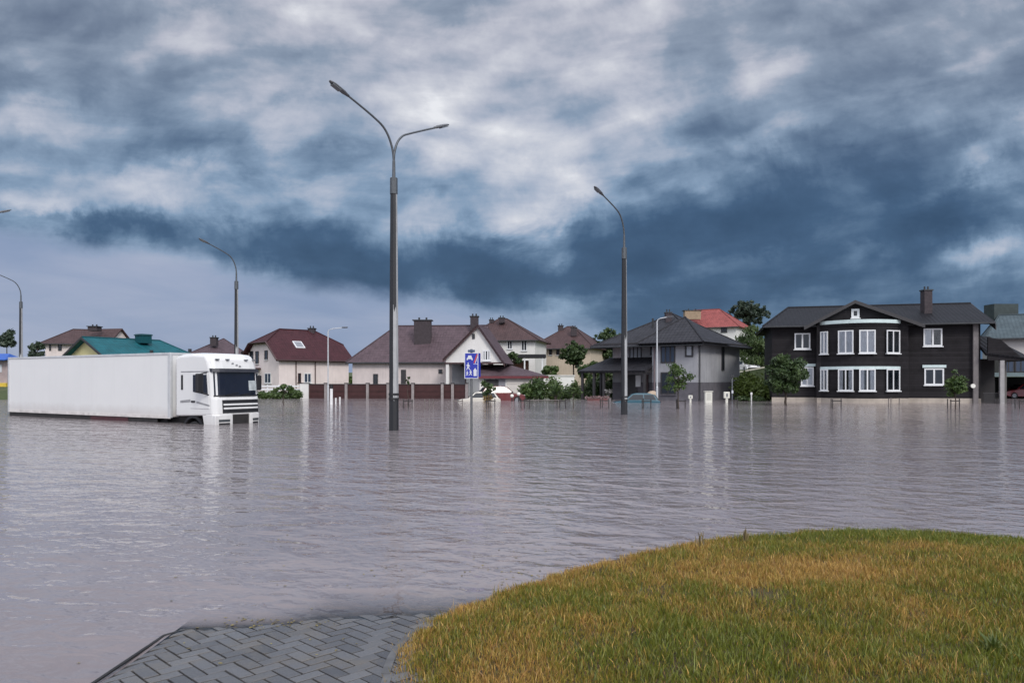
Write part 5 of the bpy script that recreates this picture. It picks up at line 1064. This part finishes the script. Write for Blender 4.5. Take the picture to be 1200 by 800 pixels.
car(587, 63.5, -.28, math.radians(12), 4.0, 'dark red car parked before the garage wing', paint('dark_red_car_paint', (.12, .014, .014)), 1.5)
car(561, 61.5, -.62, math.radians(185), 3.6, 'pale car half hidden behind the young tree beside the road sign', paint('pale_car_paint', (.55, .52, .46)), 1.4)
car(873.5, 90, hz(435.5, 90), math.radians(-80), 4.2, 'white car parked above the green bank between the houses', paint('white_car_paint', (.7, .7, .7)), 1.4)
car(890, 93, hz(434.5, 93), math.radians(-70), 4.4, 'dark car parked right of the white car above the bank', paint('dark_car_paint', (.02, .02, .028)), 1.7)
car(1199, 70.5, -.05, math.radians(175), 4.1, 'red car parked inside the dark carport on the right', paint('bright_red_car_paint', (.17, .015, .022)), 1.45)

# ------------------------------------------------------------------ road sign
SB = mk('sign_blue', (.012, .025, .30), .35, .12, 4); SW = mk('sign_white', (.56, .58, .62), .4, .06, 4); SR = mk('sign_red', (.45, .03, .03), .4, .1, 4)
def road_sign():
    d = 21.4; x, y = at(552.5, d); r = empty('road_sign', (x, y, 0), 'blue living zone road sign with white figures on a grey pole in the water', 'road sign')
    MB().tube([(x, y, -1.0), (x, y, hz(409, d))], .036, 10).build('pole', mk('sign_pole_grey', (.13, .135, .14), .5, .2, 6, metal=.3, streak=.3), r)
    f = Fr((x - .2, y - .055), (x + .2, y - .045)); W_, z0, z1 = .40, hz(443.5, d), hz(413.5, d); H_ = z1 - z0
    b = MB(); f.box(b, 0, W_, z0, z1, 0, .018); pn = b.build('sign_board', SW, r, bevel=.004)
    b = MB(); f.box(b, .02, W_ - .02, z0 + .022, z1 - .012, .0185, .021); b.build('blue_field', SB, pn)
    def pic(nm, pts, m=SW): MB().extrude([f.P(u * W_, .0215, z0 + v * H_) for u, v in pts], f.n * .002).build(nm, m, pn)
    # car above
    pic('car_symbol', [(.16, .72), (.18, .80), (.24, .82), (.27, .90), (.50, .90), (.54, .82), (.58, .80), (.60, .72), (.52, .72), (.50, .76), (.26, .76), (.24, .72)])
    # house on the lower right
    pic('house_symbol', [(.66, .10), (.66, .30), (.62, .30), (.77, .42), (.92, .30), (.88, .30), (.88, .10)])
    # adult and child
    def man(u, v, k): 
        q = [(math.cos(i * .7854) * .035 * k + u, math.sin(i * .7854) * .02 * k + v + .21 * k) for i in range(8)]; pic('figure_head', q)
        pic('figure_symbol', [(u - .03 * k, v + .18 * k), (u + .04 * k, v + .18 * k), (u + .11 * k, v + .10 * k), (u + .09 * k, v + .09 * k), (u + .04 * k, v + .13 * k), (u + .04 * k, v + .08 * k), (u + .11 * k, v), (u + .07 * k, v - .005 * k), (u, v + .065 * k), (u - .07 * k, v - .005 * k), (u - .11 * k, v), (u - .05 * k, v + .08 * k), (u - .05 * k, v + .14 * k), (u - .10 * k, v + .12 * k), (u - .11 * k, v + .135 * k)])
    man(.27, .34, 1.25); man(.20, .12, .8); man(.45, .13, .95)
    pic('red_band', [(.66, .62), (.74, .60), (.96, .94), (.88, .96)], SR); pic('white_band', [(.76, .60), (.80, .59), (.97, .86), (.97, .92)])
    pic('divider', [(.64, .56), (.97, .56), (.97, .575), (.64, .575)])
    # second board on the back, turned away
    g = Fr((x + .11, y - .02), (x + .24, y + .17)); b = MB(); g.box(b, 0, g.L, z0 + .05, z1, 0, .018); p2 = b.build('side_board', SB, r)
    b = MB(); g.box(b, .0, .07, z1 - .3, z1 - .03, .0185, .0215); b.build('red_strip', SR, p2)
    b = MB(); f.box(b, .1, .3, z1 + .02, z1 + .09, -.03, .03); b.build('top_bracket', mk('bracket_blue_grey', (.05, .08, .16), .5, .2, 5), r, bevel=.008)
    b = MB(); 
    f.box(b, .16, .29, z0 + .12, z0 + .16, -.075, -.002); b.build('clamp', GREYMETAL, r)
road_sign()

# ------------------------------------------------------------------ small street things
STAKE = mk('weathered_stake', (.16, .14, .13), .8, .3, 5); STAKED = mk('dark_wet_stake', (.035, .03, .03), .7, .3, 5)
def tree_guard(px, d, lab, h=.62, w=.5, m=STAKED, rail=True):
    x, y = at(px, d); r = empty('tree_guard', (x, y, 0), lab, 'tree guard', 'stake guards round the young street trees')
    for i, (dx, dy) in enumerate(((-w, -.2), (w, -.2), (-w * .2, .5))): MB().tube([(x + dx, y + dy, -.7), (x + dx, y + dy, h * RNG.uniform(.92, 1.05))], .03, 6).build('stake', m, r)
    if rail: MB().box((x, y - .2, h * .78), (2 * w + .1, .03, .06)).build('cross_rail', m, r)
for px, lab in ((537, 'stake guard left of the road sign pole'), (503, 'stake guard midway between the double armed lamp and the road sign'), (478.5, 'stake guard round the wispy young tree'), (575, 'stake guard round the young tree right of the road sign'),
                (615.5, 'stake guard before the dense green hedge'), (657.5, 'stake guard before the spiky palm'), (708, 'stake guard left of the single armed lamp pole'), (757, 'stake guard before the teal blue car'),
                (797, 'stake guard round the young tree before the grey bay'), (858, 'stake guard before the right corner of the grey house'), (979, 'stake guard before the curved bay of the black house'), (1047, 'stake guard right of the curved bay'),
                (1117, 'stake guard round the young tree before the black house right window'), (1197, 'stake guard before the carport on the right edge')):
    tree_guard(px, 45.5 + RNG.normal(0, .6), lab, .60, .26, STAKED if px not in (537, 503, 1047) else STAKE, px not in (503, 1047))
# rail linking two guards
x, y = at(636, 45.6); r = empty('low_rail', (x, y, 0), 'low thin rail running between two stake guards before the hedge', 'rail')
MB().tube([(at(618, 45.6)[0], y, .50), (at(655, 45.6)[0], y, .50)], .022, 6).build('bar', STAKE, r)
for px in (618.4, 654.6): MB().tube([(at(px, 45.6)[0], y, -.7), (at(px, 45.6)[0], y, .49)], .022, 6).build('post', STAKE, r)
# white posts near the board fence
WP = mk('white_post_paint', (.72, .72, .72), .5, .08, 4)
def bollard(px, d, y_top, rad, lab, cap=True):
    x, y = at(px, d); zt = hz(y_top, d); r = empty('marker_post', (x, y, 0), lab, 'post', 'white marker posts by the board fence'); MB().tube([(x, y, -.7), (x, y, zt - .25)], rad, 10).build('shaft', WP, r); MB().tube([(x, y, zt - .25), (x, y, zt)], rad * 1.15, 10).build('cap', BLACKPLASTIC if cap else WP, r)
bollard(388.3, 53, 451, .105, 'tall white post with a black top before the board fence'); bollard(393.5, 54, 466, .05, 'short white post right beside the tall black topped one', False); bollard(398.3, 54, 465, .05, 'short white post standing apart, farther from the tall black topped one', False)
def cabinet(px, d, y0, y1, w, dp, lab, m, name='utility_cabinet'):
    x, y = at(px, d); zt = hz(y0, d); r = empty(name, (x, y, 0), lab, 'cabinet'); MB().box((x, y, (zt - .6) / 2), (w, dp, zt + .6)).build('box', m, r, bevel=.02); MB().box((x, y, zt + .03), (w + .1, dp + .1, .06)).build('cap', m, r)
    MB().box((x, y - dp / 2 - .006, zt * .55), (w * .62, .012, zt * .6)).build('door', mk('cabinet_door', (.52, .51, .46), .5, .1, 4), r); return r
CREAMBOX = mk('cabinet_cream', (.66, .65, .58), .5, .08, 3)
cabinet(830, 57, 459, 472, .54, .35, 'cream utility cabinet in the water before the grey house side wall', CREAMBOX)
def meter(px, d, y0, ymid, w, lab):
    x, y = at(px, d); zt, zm = hz(y0, d), hz(ymid, d); r = empty('meter_box', (x, y, 0), lab, 'meter box'); MB().box((x, y, (zt + zm) / 2), (w, .22, zt - zm)).build('box', CREAMBOX, r, bevel=.03); MB().box((x, y, (zm - .7) / 2), (w * .4, .16, zm + .7)).build('leg', CREAMBOX, r); MB().box((x, y - .115, (zt + zm) / 2), (w * .3, .01, (zt - zm) * .5)).build('dial', GREYMETAL, r)
meter(851.5, 57, 459, 466.5, .44, 'white meter box on a short leg right of the cream cabinet'); meter(809, 57.5, 463, 467, .32, 'small white meter box left of the cream cabinet')
x, y = at(858, 55.5); r = empty('round_topped_post', (x, y, 0), 'thin grey post with a small round top at the grey house corner', 'post'); MB().tube([(x, y, -.6), (x, y, hz(443, 55.5))], .035, 6).build('shaft', GREYMETAL, r)
MB().tube([(x, y - .04, hz(441, 55.5)), (x, y + .04, hz(441, 55.5))], .13, 12).build('disc', DARKMETAL, r); MB().box((x, y - .06, hz(459, 55.5)), (.12, .06, .22)).build('tag_plate', SW, r)
x, y = at(880.5, 61); r = empty('garden_marker', (x, y, 0), 'small white marker on the bank before the shrubbery', 'marker'); MB().tube([(x, y, -.4), (x, y, .6)], .05, 6).build('shaft', WP, r); MB().box((x, y, .62), (.16, .1, .2)).build('cap', WP, r, bevel=.02)
# beige boulder, pots and garden clutter by the grey house
def boulder(px, d, rad, lab, col):
    x, y = at(px, d); V = []; N, K = 12, 8
    r = MB(); vs = []
    for i in range(K + 1):
        th = math.pi * i / K
        for k in range(N): q = rad * (1 + .14 * math.sin(3.1 * k + i) * math.sin(th)); vs.append((x + q * math.sin(th) * math.cos(2 * math.pi * k / N), y + q * math.sin(th) * math.sin(2 * math.pi * k / N), .28 + 1.25 * q * math.cos(th)))
    r.add(vs, [(i * N + k, (i + 1) * N + k, (i + 1) * N + (k + 1) % N, i * N + (k + 1) % N) for i in range(K) for k in range(N)])
    tag(r.build('boulder', mk(lab.split()[0] + '_stone', col, .85, .3, 3, bmp=.6), None, smooth=True, org=(x, y, 0)), lab, 'boulder')
boulder(764.5, 59.5, .48, 'beige rounded boulder right of the teal car', (.40, .31, .23))
def potplant(px, d, lab, h=1.0):
    x, y = at(px, d); r = empty('potted_plant', (x, y, 0), lab, 'plant'); MB().tube([(x, y, -.3), (x, y, .15), (x, y, .2)], [.16, .24, .26], 12).build('pot', mk('pot_grey', (.25, .24, .25), .8, .2, 3), r); leaf_cloud('foliage', mk_leaf('leaf_pale', (.10, .10, .09), (.42, .40, .40)), r, crown_clumps((x, y, h * .7), .36, .38, 8, .2), .10, 160)
potplant(713, 63.5, 'pale flowering plant in a pot under the canopy')
def flower_row(px0, px1, d, lab):
    r = empty('planter_box', (*at((px0 + px1) / 2, d), 0), lab, 'planter'); x0, y = at(px0, d); x1, _ = at(px1, d); MB().box(((x0 + x1) / 2, y, -.05), (x1 - x0, .4, .42)).build('trough', mk('planter_red_brown', (.13, .05, .05), .8, .3, 2), r)
    leaf_cloud('flowers', mk_leaf('flower_pink', (.20, .10, .10), (.55, .42, .42)), r, [((x0 + (x1 - x0) * i / 8, y, .26), (.24, .2, .16)) for i in range(9)], .08, 300)
flower_row(688, 712, 62.5, 'long trough of pinkish flowers before the dark hedge under the canopy')
def garden_lamp(px, d, h, lab):
    x, y = at(px, d); r = empty('garden_lamp', (x, y, 0), lab, 'garden lamp', 'round white garden lamps by the garage'); MB().tube([(x, y, -.5), (x, y, h - .15)], .05, 8).build('stem', BLACKPLASTIC, r); c = Vector((x, y, h)); N = 10; vs = [c + Vector((math.sin(math.pi * i / 6) * math.cos(2 * math.pi * k / N), math.sin(math.pi * i / 6) * math.sin(2 * math.pi * k / N), math.cos(math.pi * i / 6))) * .15 for i in range(7) for k in range(N)]
    MB().add(vs, [(i * N + k, (i + 1) * N + k, (i + 1) * N + (k + 1) % N, i * N + (k + 1) % N) for i in range(6) for k in range(N)]).build('globe', mk('opal_glass', (.75, .74, .68), .3, .05), r, smooth=True); MB().tube([(x, y, h + .18), (x, y, h + .36)], [.1, .04], 8).build('finial', BLACKPLASTIC, r)
garden_lamp(600, 60, .46, 'round white garden lamp nearest the dark red car'); garden_lamp(607.8, 60, .62, 'taller round white garden lamp beside the dense green hedge')
def shrub_small(px, d, lab, m, h=.9): 
    x, y = at(px, d); r = empty('small_shrub', (x, y, 0), lab, 'bush'); leaf_cloud('foliage', m, r, crown_clumps((x, y, h * .45), .42, h * .5, 9, .24), .11, 320); MB().tube([(x, y, -.6), (x, y, h * .4)], .03, 5).build('stem', BARK, r)
shrub_small(572, 59, 'yellowish brown shrub between the pale car and the dark red car', mk_leaf('leaf_ochre', (.12, .07, .02), (.36, .24, .08)), .75)
# kiosk at the far left edge
def kiosk():
    d = 78; x0, y = at(-38, d); x1, _ = at(8.5, d); r = empty('kiosk', ((x0 + x1) / 2, y, 0), 'market kiosk with a blue awning and red and yellow counter at the left edge', 'kiosk'); f = Fr((x0, y), (x1, y)); zr = hz(414, d); ze = hz(421.5, d)
    b = MB(); f.box(b, 0, f.L, -.5, ze, -2.5, 0); b.build('wall', mk('kiosk_pink_grey', (.36, .29, .29), .8, .2, 2), r)
    b = MB().poly([f.P(-.3, .9, ze), f.P(f.L + .4, .9, ze), f.P(f.L - .3, -.8, zr), f.P(-.3, -.8, zr)]).poly([f.P(f.L + .4, .9, ze), f.P(f.L + .4, -2.6, ze), f.P(f.L - .3, -.8, zr)]); b.build('awning', mk('awning_blue', (.02, .09, .38), .5, .15, 3), r, solid=.1)
    b = MB(); f.box(b, 0, f.L - 1.0, hz(456, d), hz(448, d), .01, .35); b.build('counter_front', mk('counter_red', (.28, .03, .03), .5, .2, 3), r)
    b = MB(); f.box(b, f.L - .98, f.L + .1, hz(455, d), hz(448.5, d), .01, .36); b.build('counter_panel', mk('counter_yellow', (.62, .44, .05), .5, .15, 3), r)
    b = MB(); f.box(b, f.L - 1.2, f.L - .55, hz(436, d), hz(427, d), .01, .06); b.build('poster', SW, r)
    b = MB(); f.box(b, f.L - .8, f.L - .1, -.4, hz(458, d), .02, .06); b.build('base_panel', mk('base_panel_blue', (.05, .09, .30), .5, .2, 4), r)
kiosk()

# ------------------------------------------------------------------ weeds and litter on the bank
def weed(px, py, h, n, lab, m, name='weed', spread=.9):
    d = FOC * (CAMZ - .12) / (py - HY); x, y = at(px, d); z = float(lawn_z(np.array([[x, y]]), shore_dist(np.array([[x, y]])))[0]); r = empty(name, (x, y, z), lab, 'weed'); V = []; T = []
    for i in range(n):
        az = RNG.uniform(0, 6.283); el = RNG.uniform(.5, 1.4) if spread > .5 else RNG.uniform(1.1, 1.5); L = h * RNG.uniform(.6, 1); d0 = np.array([math.cos(az) * math.cos(el), math.sin(az) * math.cos(el), math.sin(el)]); s = np.array([-math.sin(az), math.cos(az), 0]) * .006
        b0 = np.array([x, y, z]) + RNG.normal(0, .02, 3) * np.array([1, 1, 0]); m_ = b0 + d0 * L * .6; e = b0 + d0 * L + np.array([d0[0], d0[1], -.35]) * L * .3; k = len(V); V += [b0 - s, b0 + s, m_ + s, m_ - s, e - s * .2, e + s * .2]; T += [(k, k + 1, k + 2, k + 3), (k + 3, k + 2, k + 5, k + 4)]
    fast_mesh('blades', np.array(V), np.array(T), m, r, attr={'tone': np.repeat(RNG.random(n), 6)})
DRYW = mk_leaf('dry_stalk', (.10, .075, .03), (.30, .23, .11))
weed(1163, 775, .14, 40, 'big green grass tuft near the lower right corner', mk_leaf('tuft_green', (.06, .09, .015), (.12, .15, .03)))
weed(822, 632, .22, 9, 'thin dry stalks standing up at the far edge of the bank', DRYW, spread=.3); weed(872, 628, .19, 14, 'sparse dry weed at the crest of the bank', DRYW, spread=.3); weed(705, 664, .17, 7, 'thin dry stalks on the left shoulder of the bank', DRYW, spread=.3)

def floating_leaves():
    V = []; C = []
    spots = [(-1.75, 5.32, .22, .07, 60), (-.4, 6.6, 1.2, .25, 40), (-3.2, 8.2, 1.6, .5, 26), (-1.2, 5.0, .7, .6, 26), (.2, 6.6, .8, .2, 50), (1.2, 7.6, 1.2, .2, 40), (-5.5, 12.0, 1.8, .5, 40)]
    for x, y, sx, sy, n in spots:
        for _ in range(n):
            px, py = x + RNG.normal(0, sx), y + RNG.normal(0, sy)
            if shore_dist(np.array([[px, py]]))[0] > 0: continue
            z = max(.004, (pave_z(px, py) + .004) if -2.33 < px < 1 and py < 6 else .004); a = RNG.uniform(0, 6.28); l = RNG.uniform(.008, .022); w = l * RNG.uniform(.3, .6); c, s_ = math.cos(a), math.sin(a)
            for u, v, dz in ((-l, 0, 0), (0, w, .002), (l, 0, .001), (0, -w, .003)): V.append((px + u * c - v * s_, py + u * s_ + v * c, z + dz))
            C.append(RNG.random())
    n = len(C); o = fast_mesh('floating_leaves', np.array(V), np.arange(4 * n).reshape(n, 4), mk_leaf('fallen_leaf', (.10, .075, .03), (.34, .27, .08), .1), attr={'tone': np.repeat(np.array(C), 4)}); tag(o, 'small yellow and brown leaf scraps drifting by the paving edge', 'leaves', kind='stuff')
floating_leaves()
